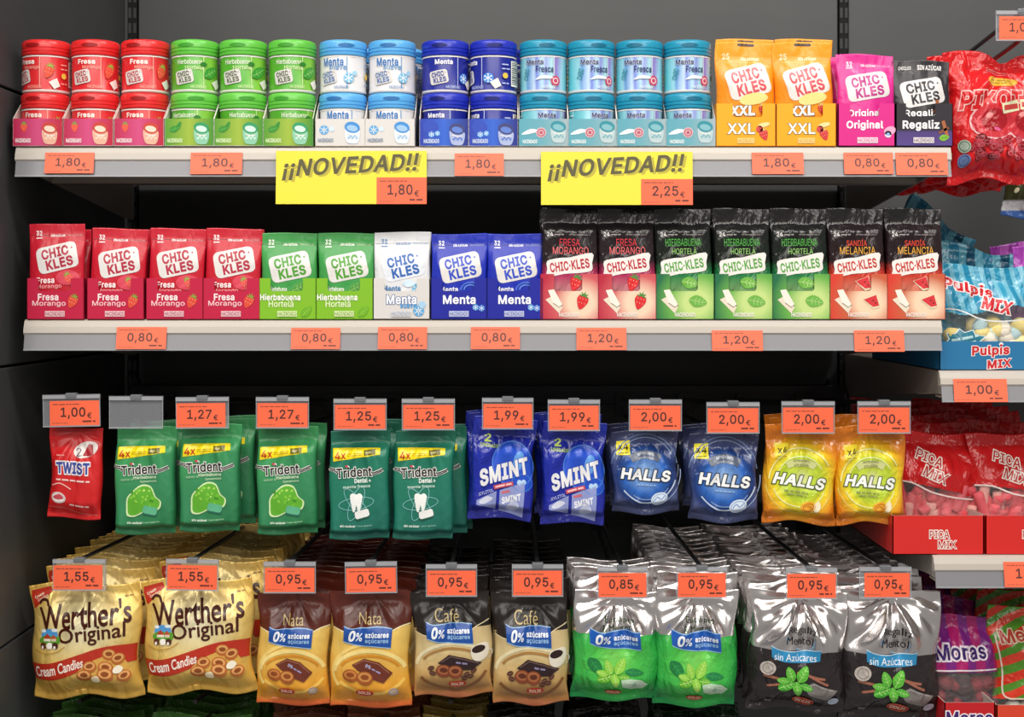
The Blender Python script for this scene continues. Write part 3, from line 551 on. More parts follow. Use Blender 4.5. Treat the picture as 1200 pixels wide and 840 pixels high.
def shelf(name, label, pxl, pxr, pyt, Zf=1.6, depth=None, board=True, cat_='shelf'):
    x0, y, z = P(pxl, pyt, Zf); x1 = P(pxr, 0, Zf)[0]; t = thing(name, label, cat_, (0, Zf, z)); D = depth or (ZB-.014-Zf)
    boxes('shelf_board', [(x0+.006, x1-.006, 0, D, -.003, 0), (x0+.006, x1-.006, 0, .002, -.030, -.003), (x0+.006, x1-.006, .002, .03, -.030, -.028),
                          (x0+.006, x1-.006, .10, .102, -.032, -.003), (x0+.006, x1-.006, .102, .13, -.032, -.030)], M('b9aca0', 'satin'), t)
    for xx in (x0+.0045, x1-.0065): 
        V, Fc = prism_x([(0.002, -.001), (D, -.001), (D, -.055), (D-.05, -.055), (.03, -.026), (.002, -.026)], xx, xx+.002); mesh('bracket', V, Fc, M('a8a29b', 'satin'), t)
    V, Fc = prism_x([(0, 0), (-.003, -.0002), (-.0065, -.002), (-.0085, -.0075), (-.0095, -.0082), (-.0105, -.0145), (-.009, -.0165), (0, -.0165)], x0, x1)
    mesh('front_rail', V, Fc, M('bcb5ac', 'plastic'), t)
    V, Fc = prism_x([(-.0075, -.0165), (-.0095, -.0165), (-.0130, -.0325), (-.0110, -.0325)], x0+.001, x1-.001)
    mesh('label_strip', V, Fc, RAILC, t)
    V, Fc = prism_x([(-.0108, -.0318), (-.0136, -.0318), (-.0138, -.0334), (-.0106, -.0334)], x0+.001, x1-.001)
    mesh('strip_edge', V, Fc, CLEARB, t)
    return t
shelf('upper_shelf', 'long pale metal shelf carrying the stacked gum jars', 21, 1112, 172)
shelf('lower_shelf', 'long pale metal shelf carrying the small gum pouches in trays', 31, 1101, 374)
shelf('side_shelf', 'pale shelf under the blue candy box at the right edge', 1099, 1420, 434)
shelf('side_shelf', 'pale shelf under the red candy boxes at the lower right', 1092, 1420, 650)
shelf('side_shelf', 'shelf at the bottom right under the purple and watermelon candy bags', 1088, 1420, 868)

# cross bars that carry the hooks
def crossbar(pya, label):
    x, y, z = P(600, pya, ZB-.03); t = thing('cross_bar', label, 'bar', (0, ZB-.03, z))
    boxes('bar', [(XL+.016, XR-.005, -.008, .008, -.013, .013)], BLKM, t, .001)
    for x in (XL+.02, XR-.02): boxes('end_bracket', [(x-.004, x+.004, .006, .028, -.02, .02)], BLKM, t)
crossbar(462, 'black bar across the back holding the upper row of hooks')
crossbar(598, 'black bar across the back holding the lower row of hooks')
crossbar(768, 'black bar at the back of the bottom edge behind the lowest bags')

# ------------------------------------------------------------------ price cards and tags
ORG = 'fb6a45'; INK = '4c2a26'
def card_art(a, x0, y0, x1, y1, price, seed=0, top=None, small=True):
    w, h = x1-x0, y1-y0; a.rect(x0, y0, x1, y1, ORG); a.up()
    a.text(price, x0+w*.47, y0+h*.50, w*.50, h*.47, INK, bold=.022)
    a.text('€', x0+w*.80, y0+h*.60, w*.09, h*.23, INK)
    a.dashes(x0+w*.06, x0+w*.62, y0+h*.14, h*.045, '9c4a34', seed=seed+1)
    a.dashes(x0+w*.05, x0+w*.36, y0+h*.9, h*.035, 'b85a3e', seed=seed+2)
    a.dashes(x0+w*.66, x0+w*.92, y0+h*.84, h*.07, '6b3228', seed=seed+3)
TILT = math.atan2(.0035, .016)
def rail_label(x0, y0, x1, y1, price, label, Zf=1.6, rot=0, group=None):
    Z = Zf-.0152; cx = (x0+x1)/2; t = thing('price_label', label, 'price label', P(cx, y1, Z), (-TILT*.9, math.radians(rot), 0), group)
    w, h = (x1-x0)*K, (y1-y0)*K
    boxes('card', [(-w/2, w/2, 0, .0006, 0, h)], M('fb6a45', 'satin'), t)
    a = Art(cx, y1, fin='satin'); card_art(a, x0, y0, x1, y1, price, int(cx)); a.build('lettering', t, None, off=.0001)
    return t
for x0, y0, x1, y1, pr, what in ((52,178,109,203,'1,80','under the first red jar trays'), (223,178,283,204,'1,80','under the green jars'), (533,179,590,206,'1,80','under the dark blue jars'),
        (882,178,942,204,'1,80','under the orange gum bags'), (990,178,1047,204,'0,80','under the pink gum tray'), (1051,178,1111,205,'0,80','under the black liquorice tray')):
    rail_label(x0, y0, x1, y1, pr, 'orange %s euro label on upper rail %s' % (pr, what))
for x0, y0, x1, y1, pr, what in ((136,383,194,409,'0,80','under the red pouches'), (341,384,398,409,'0,80','under the green pouches'), (443,383,500,409,'0,80','under the white pouch'), (552,383,609,409,'0,80','under the dark blue pouches'),
        (676,384,734,410,'1,20','under the strawberry film packs'), (835,387,894,411,'1,20','under the green film packs'), (1002,387,1060,412,'1,20','under the watermelon film packs')):
    rail_label(x0, y0, x1, y1, pr, 'orange %s euro price label on the lower shelf rail %s' % (pr, what))
rail_label(1119,444,1181,471,'1,00','orange 1,00 euro price label under the blue candy box')
rail_label(1178,659,1240,688,'1,00','orange price label under the red candy boxes, cut by the edge')

def novelty(x0, y0, x1, y1, px0, py0, price, label):
    Z = 1.6-.0165; cx = (x0+x1)/2; t = thing('announcement_card', label, 'sign', P(cx, y1, Z), (-.05, 0, 0))
    w, h = (x1-x0)*K, (y1-y0)*K; boxes('card', [(-w/2, w/2, 0, .0006, 0, h)], M('ecdc3a', 'satin'), t)
    a = Art(cx, y1, fin='satin')
    tx = cx-1; ty = y0+18.5
    for dx, dy, c in ((3, 2, 'b9ad38'), (0, 0, '55502e')):
        a.text('¡¡NOVEDAD!!', tx+dx, ty+dy, 156, 24, c, rot=3, bold=.032, shear=.25); a.up()
    a.build('lettering', t, None, off=.0001)
    a = Art(cx, y1, fin='satin'); a.L = 0; card_art(a, px0, py0, x1, y1, price, 5); a.build('price_sticker', t, None, off=.0004)
novelty(324, 177, 499, 239, 441, 208, '1,80', 'left yellow novelty card with a 1,80 sticker on the upper shelf')
novelty(635, 178, 811, 240, 751, 210, '2,25', 'right yellow novelty card with a 2,25 sticker on the upper shelf')

def price_tag(x0, y0, x1, y1, price, label, rot=0, cardbox=None, Z=1.6, back=460):
    """clear holder clipped on the end of a hook"""
    cx = (x0+x1)/2; t = thing('price_tag', label, 'price tag', P(cx, y0, Z), (0, math.radians(rot), 0)); w, h = (x1-x0)*K, (y1-y0)*K
    boxes('holder', [(-w/2, w/2, .0005, .0012, -h, 0)], CLEAR, t)
    V, Fc, mi = join([box(-w/2, w/2, -.0012, .003, -.0045, -.0008), box(-w/2, w/2, -.001, .0012, -h, -h+.0014), box(-w/2, -w/2+.0007, -.0004, .0012, -h, 0), box(w/2-.0007, w/2, -.0004, .0012, -h, 0)])
    mesh('frame', V, Fc, CLEARB, t)
    boxes('clip', [(-.006, .006, -.002, .006, -.0035, .0015)], M('6d7075', 'plastic'), t, .0006)
    if price:
        c0, c1 = cardbox if cardbox else (x0+1.5, x1-1.5); y2 = y0+(y1-y0)*.2; y3 = y1-1.6
        a = Art(cx, y0, fin='satin'); w0, w1 = (c0-cx)*K, (c1-cx)*K
        c = boxes('price_card', [(w0, w1, -.0001, .0004, -(y3-y0)*K, -(y2-y0)*K)], M('fb6a45', 'satin'), t)
        card_art(a, c0, y2, c1, y3, price, int(cx)); a.build('lettering', c, None, off=.0002)
    return t
def hook(cx, y0, backpy, label, Z=1.6, n=1, zend=None):
    x, y, z = P(cx, y0, Z); zb = P(0, backpy, ZB-.04)[2]; t = thing('display_hook', label, 'hook', (x, y, z))
    L = ZB-.04-Z
    V, Fc = tube([(0, .003, -.001), (0, .01, -.0015), (0, L*.5, (zb-z)*.5-.0015), (0, L, zb-z)], .0026); mesh('tag_arm', V, Fc, BLKM, t)
    V, Fc = tube([(0, .004, -.026), (0, .007, -.030), (0, .03, -.033), (0, L*.5, (zb-z)*.5-.031), (0, L, zb-z-.022)], .0025); mesh('bag_arm', V, Fc, BLKM, t)
    boxes('back_plate', [(-.012, .012, L-.006, L, zb-z-.02, zb-z+.008)], BLKM, t)
    return t

# ------------------------------------------------------------------ gum jars and their trays
JR = .0254; JH = .0575
def make_jar(kind, lid, lid_shade, ground, ink, ink2, name1, name2, logo_ink, extra):
    t = thing('gum_jar', kind, 'jar'); K1 = K
    V, Fc = lathe([(0, 0), (JR-.002, 0), (JR, .0008), (JR+.0002, .003), (JR-.0003, .0038), (JR-.0003, .0395), (JR-.001, .042), (JR-.004, .042), (0, .042)])
    mi = [1 if (i//48) < 3 else 0 for i in range(len(Fc))]
    mesh('body', V, Fc, [ground if not isinstance(ground, str) else M(ground, 'plastic'), M('e6e2de', 'plastic')], t, mi, smooth=False).data.polygons.foreach_set('use_smooth', [True]*len(Fc))
    r = JR+.0006
    V, Fc = lathe([(r-.001, .0405), (r, .0408), (r+.0002, .0412), (r+.0002, .0438), (r-.0008, .0442), (r-.0008, .0448), (r, .0452), (r, .0478), (r-.0006, .0482), (r-.0006, .0486), (r, .049), (r, .0548), (r-.001, .0565), (r-.003, JH), (0, JH)])
    o = mesh('lid', V, Fc, M(lid, 'plastic'), t, smooth=True)
    md = o.modifiers.new('es', 'EDGE_SPLIT'); md.split_angle = math.radians(50)
    a = Art(0, 0, fin='plastic'); a.ell(0, -55.5, 10, 2.3, lid_shade); a.build('thumb_notch_shade', o, cyl(r), .003, label='painted shade of the thumb notch')  # flat dark ellipse painted as the shade inside a thumb recess
    V, Fc, _ = join([box(-.005, .005, r-.0015, r+.0022, .044, .0552)]); mesh('hinge', V, Fc, M(lid, 'plastic'), o)
    a = Art(0, 0, fin='plastic')
    a.rect(-88, -43.3, 88, -41.8, 'f0ecea'); a.L = 2
    for x in (14, -44, 60): a.rect(x-.5, -42, x+.5, -5, ink2)
    a.text(name1, -3+(0 if extra != 'teal' else -6), -36, 30 if extra == 'green' else 21 if extra != 'menta' else 26, 6 if extra != 'menta' else 10, ink, rot=0, bold=.012 if extra == 'green' else .04, out=None if extra in ('red', 'green', 'blue') else ('ffffff', .03))
    if name2: a.text(name2, 3, -29 if extra != 'teal' else -27.5, 21, 5 if extra != 'teal' else 7.5, ink2 if extra != 'teal' else ink, bold=.02)
    a.up(2)
    if extra != 'teal': logo(a, -9, -18, 22, 16, logo_ink, rot=10)
    else:
        a.text('CHIC', -20, -22, 13, 7, '3f9aa8', rot=75, bold=.03); a.blob([(-8,-15),(0,-20),(10,-19),(14,-17),(8,-16),(0,-16)], 'e9f4f8'); a.ell(16, -14, 6, 6, 'c7496a'); a.up(); a.ring(16, -14, 3, 3, 1.2, 'f2d8de')
    a.up(2)
    if extra == 'red': strawberry(a, 24, -25, 9, -20, 'e2523c', '9fb24a')
    elif extra == 'green': leaf(a, 24, -24, 22, 12, 30, '3c9a34', '8fd070'); leaf(a, 14, -33, 8, 5, 0, '2f7d2b')
    elif extra == 'menta': snow(a, 16, -17, 6, '7fc0e6'); a.ell(23, -23, 3, 3, 'a9d5ef')
    elif extra == 'blue': snow(a, 22, -17, 6, '4f8fe0'); 
    a.up(2); a.poly([(24,-12),(33,-17),(37,-8),(30,-4)], 'efebe6') if extra in ('red', 'green', 'blue') else None
    a.text('HACENDADO', 8, -6.5, 17, 3.6, ink2 if extra != 'menta' else '6d8fb8', bold=.02)
    # the back of the wrap: barcode panel
    a.rect(50, -38, 66, -8, 'efeee9'); a.up()
    rr = random.Random(3); y = -37
    while y < -10:
        h = rr.uniform(.4, 1.3); a.rect(51.5, y, 64, y+h, '33312f'); y += h+rr.uniform(.5, 1.1)
    a.dashes(38, 48, -33, 1.4, ink2, seed=2); a.dashes(38, 48, -28, 1.4, ink2, seed=3); a.ell(42, -20, 3.4, 3.4, 'e8c64a'); a.dashes(38, 48, -11, 1.4, ink2, seed=4)
    for k in range(6): a.dashes(-60, -40, -36+5*k, 1.3, ink2, seed=10+k)
    a.build('label_print', t, cyl(JR-.0002), .0035)
    return t
def tray_body(t, w, d, front_pts, side_pts, outer, inner, wall=.0007):
    """front_pts [(x,z)] outline of the front panel, side_pts [(y,z)]"""
    I = M(inner, 'card'); V, Fc = prism_y(front_pts, 0, wall)
    mesh('front_panel', V, Fc, [outer, I], t, [0, 1]+[1]*(len(Fc)-2))
    for s in (-1, 1):
        xx = (-w/2, -w/2+wall) if s < 0 else (w/2-wall, w/2)
        V, Fc = prism_x(side_pts, *xx); mesh('side_panel', V, Fc, [M(t['edge'], 'card') if 'edge' in t else outer, I], t, ([0, 1] if s < 0 else [1, 0])+[1]*(len(Fc)-2))
    boxes('base', [(-w/2, w/2, 0, d, 0, wall)], I, t); boxes('back_panel', [(-w/2, w/2, d-wall, d, 0, side_pts[-1][1]*.9)], I, t)
TW = .0538; TF = .0295
def make_jar_tray(kind, outer, edge, deco):
    t = thing('display_tray', 'x', 'display tray'); t['edge'] = edge
    tray_body(t, TW, .13, [(-TW/2, 0), (TW/2, 0), (TW/2, TF), (-TW/2, TF)], [(0, 0), (.13, 0), (.13, .045), (.075, .062), (.05, .0625), (0, TF)][:1]+[(.13, 0), (.13, .045), (.06, .064), (.045, .062), (0, TF)], outer, 'e7e1db')
    del t['edge']
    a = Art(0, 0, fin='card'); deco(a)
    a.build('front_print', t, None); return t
def jar_icon(a, cx, cy, lid, body, lines):
    a.blob([(cx-8,cy-5),(cx+8,cy-3),(cx+7,cy+11),(cx,cy+13),(cx-7,cy+10)], body, 4); a.up(); a.ell(cx, cy-6, 9, 6.5, lid, -12); a.up(); a.ell(cx, cy-5, 6.5, 3.6, lines, -12); a.up()
    for k in range(5): a.ell(cx-4+2.3*k, cy+6-(k % 2)*2, 1.6, 1.2, lines, 20*k, n=8)
    a.line([(cx-6, cy+1), (cx, cy+3), (cx+6, cy+2)], 1, 'f2ece6')
def deco_red(a): strawberry(a, -16, -22, 6, 0, 'e8503a', '7ba045'); a.up(2); a.text('HACENDADO', -17, -6.5, 18, 5, 'f5e6e8', bold=.05); jar_icon(a, 14, -15, 'c9402f', 'e9b19a', 'f0d9c4')
def deco_green(a): leaf(a, -17, -20, 14, 7, 20, '2f8d2c', '6cbf4a'); leaf(a, -12, -25, 8, 4, 60, '2f8d2c'); a.up(2); a.text('HACENDADO', -17, -6.5, 18, 5, 'd9f0b8', bold=.05); jar_icon(a, 14, -15, '2d9a63', '8cc9a8', 'cfeee0')
def deco_white(a): snow(a, -19, -19, 5.5, '5fa6dd'); a.ell(-10, -20, 3, 3, 'cfe2f2'); a.up(2); a.text('HACENDADO', -17, -7, 18, 4.6, '7d8fa8', bold=.03); jar_icon(a, 14, -16, '3f8fd6', 'dfe9f3', '9cc4e8')
def deco_blue(a): snow(a, -15, -14, 3.6, '6ab0ee'); snow(a, -8, -15, 3, '6ab0ee'); a.ell(-16, -22, 9, 8, '2a49b8', L=0); a.up(2); a.text('HACENDADO', -15, -6, 18, 5, 'cfdcf5', bold=.05); jar_icon(a, 15, -14, '3b3f78', 'a9b6de', '5d7fd0')
def deco_teal(a): a.blob([(-26,-14),(-16,-20),(-6,-19),(-2,-16),(-10,-16),(-18,-14)], 'e8f1f4'); a.up(); a.ell(-3, -16, 6, 6, 'd9b7bf'); a.up(); a.ring(-3, -16, 4, 4, 1.3, 'bb5468'); a.ell(-3, -16, 2, 2, 'bb5468'); a.text('HACENDADO', -16, -5.5, 17, 4.6, 'e3f1f3', bold=.05); jar_icon(a, 17, -17, '2f8f9f', 'b9ced3', '7fb9c4')
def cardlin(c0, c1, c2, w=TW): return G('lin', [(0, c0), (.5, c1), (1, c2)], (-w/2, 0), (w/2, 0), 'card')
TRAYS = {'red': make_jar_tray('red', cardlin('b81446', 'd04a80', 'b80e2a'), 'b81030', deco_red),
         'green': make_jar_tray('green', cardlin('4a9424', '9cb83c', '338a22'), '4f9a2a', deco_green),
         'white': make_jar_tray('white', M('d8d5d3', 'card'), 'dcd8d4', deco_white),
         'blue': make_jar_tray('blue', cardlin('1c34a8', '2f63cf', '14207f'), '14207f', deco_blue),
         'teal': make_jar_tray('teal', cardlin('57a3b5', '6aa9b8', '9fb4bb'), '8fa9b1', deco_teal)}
teal_ground = G('lin', [(0, '4fb7c4'), (.14, '8fc9d8'), (.2, '5a8fc8'), (.32, 'a9c4df'), (.38, '5d6fc6'), (.5, '9fc8dd'), (.58, '7c86c9'), (.7, 'a5d6dc'), (.78, '8a6fc0'), (.9, '9ac8dd'), (1, '4fb7c4')], (-.026, 0), (.026, 0), 'plastic', .004, 40)
green_ground = G('lin', [(0, '4f9f2a'), (.5, '4ea52c'), (.8, '7fbf3f'), (1, '3f8f24')], (-.02, 0), (.03, 0), 'plastic')
JARS = {'red': make_jar('x', 'de2a2c', '9a1416', 'd0242a', 'fbeee8', 'f4a79a', 'Fresa', 'Morango', 'b3262e', 'red'),
        'green': make_jar('x', '62bf45', '3f9a2c', green_ground, 'f2f8e4', 'd0eaa8', 'Hierbabuena', 'Hortelã', '4a5a2c', 'green'),
        'white': make_jar('x', '58a9e4', '2c6fae', 'd9d9dc', '3a76b8', '6d9fce', 'Menta', 'suave', '3f6fae', 'menta'),
        'blue': make_jar('x', '2030b4', '0e1870', '16228c', 'f4f5fb', 'b9c6ec', 'Menta', '', '2b3a8c', 'blue'),
        'teal': make_jar('x', '2191b3', '136a8a', teal_ground, '33406f', 'dceaf2', 'Menta', 'Fresca', '3f9aa8', 'teal')}
JN = {'red': 'red strawberry', 'green': 'green spearmint', 'white': 'white and light blue mint', 'blue': 'dark blue mint', 'teal': 'teal striped mint'}
ORD = ['first', 'second', 'third', 'fourth', 'fifth', 'sixth']
rows = [('red', [(18,76),(77,135),(136,194)], [-28, -2, 3]), ('green', [(196,252),(253,309),(311,367)], [3, 0, 4]), ('white', [(371,428),(429,486)], [-14, -2]),
        ('blue', [(493,549),(550,606)], [5, -58]), ('teal', [(609,665),(666,722),(723,779),(780,837)], [-4, 12, -2, 6])]
lowrot = {'red': [-8, -3, -6], 'green': [-12, 14, 20], 'white': [-1, -2], 'blue': [-16, -52], 'teal': [28, 40, 6, 0]}
uz = {}
for kind, xs, rots in rows:
    for i, (x0, x1) in enumerate(xs):
        cx = (x0+x1)/2; x, y, z = P(cx, 172, 1.6); y = 1.592 if kind in ('red', 'green') else 1.594
        lab = '%s %s gum tray %s on the upper shelf' % (ORD[i], JN[kind], 'from the left' if i or len(xs) > 1 else '')
        T = TRAYS[kind]; use = kind not in uz
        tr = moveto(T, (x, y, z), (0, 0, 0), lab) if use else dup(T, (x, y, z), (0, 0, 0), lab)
        tr['group'] = 'gum jar trays on the upper shelf'
        uz[kind] = 1
        jy = y+.0012+JR+.0012
        for tier, zz, rr, word in ((0, .0008, lowrot[kind][i], 'lower'), (1, .0012+JH, rots[i], 'upper')):
            lb = '%s gum jar, %s one in the %s %s tray' % (JN[kind], word, ORD[i], kind)
            loc = (x+R.uniform(-.0003, .0003), jy+(.0 if tier == 0 else .002), z+zz)
            if tier == 0 and i == 0: j = moveto(JARS[kind], loc, (0, 0, math.radians(rr)), lb)
            else: j = dup(JARS[kind], loc, (0, 0, math.radians(rr)), lb)
            j['group'] = 'gum jars on the upper shelf'
            for ch in j.children:
                if ch.name.startswith('lid'): ch.rotation_euler[2] = math.radians(-rr+R.uniform(-22, 22))
            if kind in ('white', 'blue'):
                j2 = dup(JARS[kind], (x+.006, jy+.0545, z+zz), (0, 0, 1.2), '%s gum jar behind the %s one in the %s tray' % (JN[kind], word, ORD[i])); j2['group'] = 'gum jars on the upper shelf'

# ------------------------------------------------------------------ resealable gum pouches in their trays
def pouch_tray(kind, w, d, top, notch, outer, edge, art, nx=(-.3, .27), oy=373, cx=0, name_parts='front_print'):
    t = thing('display_tray', 'x', 'display tray'); t['edge'] = edge
    a0, a1 = nx[0]*w, nx[1]*w; s = .002
    tray_body(t, w, d, [(-w/2, 0), (w/2, 0), (w/2, top), (a1, top), (a1, notch+s), (a1-s, notch), (a0+s, notch), (a0, notch+s), (a0, top), (-w/2, top)],
              [(0, 0), (d, 0), (d, top), (0, top)], outer, edge)
    del t['edge']
    a = Art(cx, oy, fin='card'); art(a); a.build(name_parts, t, None); return t
def make_pouch(h, w, ground, dark, ink, print_, cx=137, oy=373, t=.011, fin='film', top_art=None, seed=3):
    th = thing('gum_pouch', 'x', 'gum pouch'); b = Bag(w, h, t, sb=.004, st=.010, pe=4, pw=.5, nar=.02, rb=.01, rt=.03, hang=False, seed=seed, pleat=.0005, rip=.0004, wob=.0005)
    b.body(th, M(ground, fin) if isinstance(ground, str) else ground, 'film_body')
    a = Art(cx, oy, fin=fin)
    yt = oy-h/K
    a.line([(cx-w/2/K+1, yt+13), (cx+w/2/K-1, yt+13)], .5, dark)
    print_(a, yt); a.build('front_print', th, b.surf); return th
def pouch_print(ink, name1, name2, nink, logo_ink, deco, ground2=None, lg='dedbd9'):
    def f(a, yt):
        cx = a.ox
        a.text('32', cx-21, yt+11, 7, 6, nink, bold=.04); a.rect(cx-24.5, yt+16, cx-17, yt+17.2, nink)
        a.text('SIN AZÚCAR', cx+1.5, yt+13.5, 17, 3.4, nink, bold=.04); a.text('SEM AÇÚCAR', cx+21, yt+13.5, 17, 3.2, ink, bold=.0)
        a.up(); logo(a, cx+1.5, yt+40, 48, 31, logo_ink, lg, 12); a.up()
        deco(a, cx+14, yt+64); a.up(4)
        a.text(name1, cx-12, yt+66.5, 21, 7, nink, bold=.03); a.text(name2, cx-8, yt+74, 30, 6, ink) if name2 else None
    return f
def d_straw(a, x, y): a.ell(x, y, 14, 9, 'd8455a'); a.up(); strawberry(a, x+2, y+1, 8, 30, 'de4a42', '93a84c')
def d_leaf(a, x, y): leaf(a, x, y, 24, 12, 25, '4c9a40', '9ccc74')
def d_snow(a, x, y): snow(a, x+4, y+3, 6, '7cc0e8'); a.ell(x-6, y-3, 7, 4, 'cfe4f4')
def d_wave(a, x, y): a.ring(x, y+3, 12, 9, 1.2, '4c7de0', a0=180, a1=360); a.ring(x, y+3, 8, 6, 1.2, '5f8fe8', a0=180, a1=360)
PT = {}
def tray_text(l1, l2, c1, c2, deco, mk, mkg, s1=(24, 8), s2=(39, 7.5), out=None):
    def f(a):
        a.text(l1, -8.5 if l2 else 0, -26 if l2 else -23, s1[0], s1[1], c1, bold=.035, out=out); a.up()
        if l2: a.text(l2, -7.5, -18, s2[0], s2[1], c2, bold=.015); a.up()
        deco(a); a.up(4); maker_mark(a, -.5, -6.5, 23, 6.5, mk, mkg)
    return f
PW = .0612; ptop = 48*K; pn = 33*K
PT['red'] = pouch_tray('red', PW, .12, ptop, pn, M('c01440', 'card'), 'a01034', tray_text('Fresa', 'Morango', 'fbe9ea', 'f7c9cf', lambda a: strawberry(a, 20, -21, 8.5, -25, 'dc4a34', '8a9a3c'), '8a1530', 'efc4cb'), oy=0)
PT['green'] = pouch_tray('green', PW, .12, ptop, pn, M('7fbb22', 'card'), '6da41c', tray_text('Hierbabuena', 'Hortelã', 'fafdf0', 'eaf5c8', lambda a: leaf(a, 22, -9, 16, 9, 45, '6aae1e', '9ad24a'), '5c8f1c', 'dcecb0', (47, 8), (29, 7.5), ('4f8a14', .03)), oy=0)
PT['white'] = pouch_tray('white', PW, .12, ptop, pn, M('d8d5d3', 'card'), 'dcd8d4', tray_text('Menta', None, 'f8f9fc', '', lambda a: (a.text('suave', 8, -15.5, 19, 5, '4d9ad8', bold=.04), a.up(), snow(a, 20, -10, 6.5, '5fa8dc'), a.ell(24, -17, 4.5, 4, 'a8cfec')), '8a94a6', 'd8dae0', (35, 11), out=('2e5f9e', .05)), oy=0)
PT['blue'] = pouch_tray('blue', PW, .12, ptop, pn, M('16209a', 'card'), '101878', tray_text('Menta', None, 'f8f9fc', '', lambda a: (snow(a, 19, -14, 3.6, '4f9de0'), snow(a, 26, -13, 3.8, '3f7fd8')), '2b3a8c', 'c5cdf0', (38, 10.5)), oy=0)
PO = {}
PO['red'] = make_pouch(.0975, .0605, 'c3182e', '7d1020', 'f0a9a9', pouch_print('f0a0a4', 'Fresa', 'Morango', 'fbeff0', 'b02540', d_straw), seed=3)
PO['green'] = make_pouch(.0925, .0605, '3f9a4c', '2a6a30', 'bfe0a0', pouch_print('c9e4b0', 'Hierbabuena', '', 'f3faec', '4a9a2c', d_leaf), seed=4)
PO['white'] = make_pouch(.0935, .0605, 'dedfe3', '9fa8b4', '6d9fce', pouch_print('6d9fce', 'Menta', '', '4a7fb8', '2a62b0', d_snow, lg='dfe4ee'), seed=5)
PO['blue'] = make_pouch(.092, .0605, '1d2fb0', '0f1a78', 'a9b9ee', pouch_print('a9b9ee', 'Menta', '', 'f3f5fb', '2c4bc0', d_wave), seed=6)
plist = [('red', 67, 0), ('red', 137, 0), ('red', 206, -4), ('red', 272.5, -4), ('green', 338, 0), ('green', 404.5, -1), ('white', 471, 0), ('blue', 538.5, 0), ('blue', 603, 0)]
cnt = {}
for kind, cx, dy in plist:
    i = cnt.get(kind, 0); cnt[kind] = i+1
    x, y, z = P(cx, 374, 1.6); y = 1.594
    nm = {'red': 'red strawberry', 'green': 'green spearmint', 'white': 'white mint', 'blue': 'dark blue mint'}[kind]
    wd_ = ORD[i]+' ' if kind != 'white' else ''
    lab = '%s%s pouch tray on the lower shelf' % (wd_, nm)
    (moveto(PT[kind], (x, y, z), (0, 0, 0), lab) if i == 0 else dup(PT[kind], (x, y, z), (0, 0, 0), lab))['group'] = 'pouch trays on the lower shelf'
    lift = .006 if (kind == 'red' and i == 0) else .001
    lab = '%s%s gum pouch leaning in its tray on the lower shelf' % (wd_, nm)
    rot = (-.05, math.radians({67: -1.5, 137: .8}.get(cx, R.uniform(-.6, .6))), 0)
    loc = (x, y+.009, z+lift)
    (moveto(PO[kind], loc, rot, lab) if i == 0 else dup(PO[kind], loc, rot, lab))['group'] = 'gum pouches on the lower shelf'
    p2 = dup(PO[kind], (x+R.uniform(-.0006, .0006), y+.024, z+.0012), (-.05, 0, 0), '%s gum pouch behind the front one in the %s%s tray' % (nm, wd_, kind)); p2['group'] = 'gum pouches on the lower shelf'

# film packs of two dozen
def make_fpack(top, mid, bot, l1, l2, c1, c2, bandink, deco):
    th = thing('gum_pack', 'x', 'gum pack'); w = .0618; h = .119
    b = Bag(w, h, .016, sb=.003, st=.016, pe=9, pw=.35, nar=.015, rb=.006, rt=.012, hang=False, seed=8, pleat=.0012, rip=.0016, wob=.0006, pk=200)
    g = G('lin', [(0, bot), (.42, mid), (.56, top), (.7, top), (1, '1c1a1c')], (0, 0), (0, .11), 'crinkle')
    b.body(th, g, 'film_body')
    a = Art(668, 375, fin='film')
    a.text('24', 645, 277, 7, 5, 'd9d4d4', bold=.02); a.dashes(650, 661, 277.5, 1.2, 'b0a8a8', seed=2); a.dashes(667, 692, 277.5, 1, '8a7f7f', seed=3)
    a.text(l1, 668, 286.5, 24 if len(l1) < 8 else 42, 8.5, c1, bold=.0); a.text(l2, 669, 296, 42 if len(l2) > 7 or l2 == 'MORANGO' else 29, 8.5, c2, bold=.0)
    a.up(); a.blob([(641,308.5),(655,305),(668,304),(694,298.5),(694,310),(693.5,319),(680,322),(662,323.5),(641,327.5),(641,318)], 'ece7e3', 3) ; a.up()
    a.text('CHIC·KLES', 667.5, 313.5, 47, 11.5, bandink, rot=8, bold=.04); a.up()
    deco(a, 675, 334, 10); a.build('front_print', th, b.surf); return th
def fp_tray(name, c_l, c_m, c_r, edge, deco):
    w = .0628
    def art(a):
        a.poly([(640,352),(648,348),(660,361),(656,368)], 'e9dcc8'); a.up(); a.poly([(643,341),(650,340),(660,358),(656,361),(649,356)], 'f3ece0'); a.line([(649,356),(656,361),(660,358)], .8, '9a7f60'); a.up()
        deco(a, 683, 354, 10); a.up(3); a.text('HACENDADO', 668, 369.5, 24, 5, 'ede6e0', bold=.04)
    g = G('rad', [(0, c_m), (.28, c_m), (.62, c_r), (1, c_l)], (.012, .018), .046, 'card', .006, 40)
    return pouch_tray(name, w, .13, 53*K, 33*K, g, edge, art, nx=(-.26, .22), oy=375, cx=668)
def dd_straw(a, x, y, r): strawberry(a, x, y, r, -18, 'd9252c', '4c8a3a')
def dd_leaf(a, x, y, r): leaf(a, x, y, r*2.1, r*1.3, -10, '6fb347', 'b5dc8a')
def dd_melon(a, x, y, r):
    a.poly([(x-r,y-2),(x+r*.6,y-r*.8),(x+r,y+r*.7),(x+r*.2,y+r*.9)], 'e8d9b8'); a.up(); a.poly([(x-r*.9,y-2),(x+r*.55,y-r*.75),(x+r*.9,y+r*.5),(x+r*.2,y+r*.65)], 'd7343c'); a.up(); a.ell(x+r*.2, y-r*.1, .8, 1.2, '40201c', n=6); a.ell(x+r*.5, y+r*.2, .8, 1.2, '40201c', n=6)
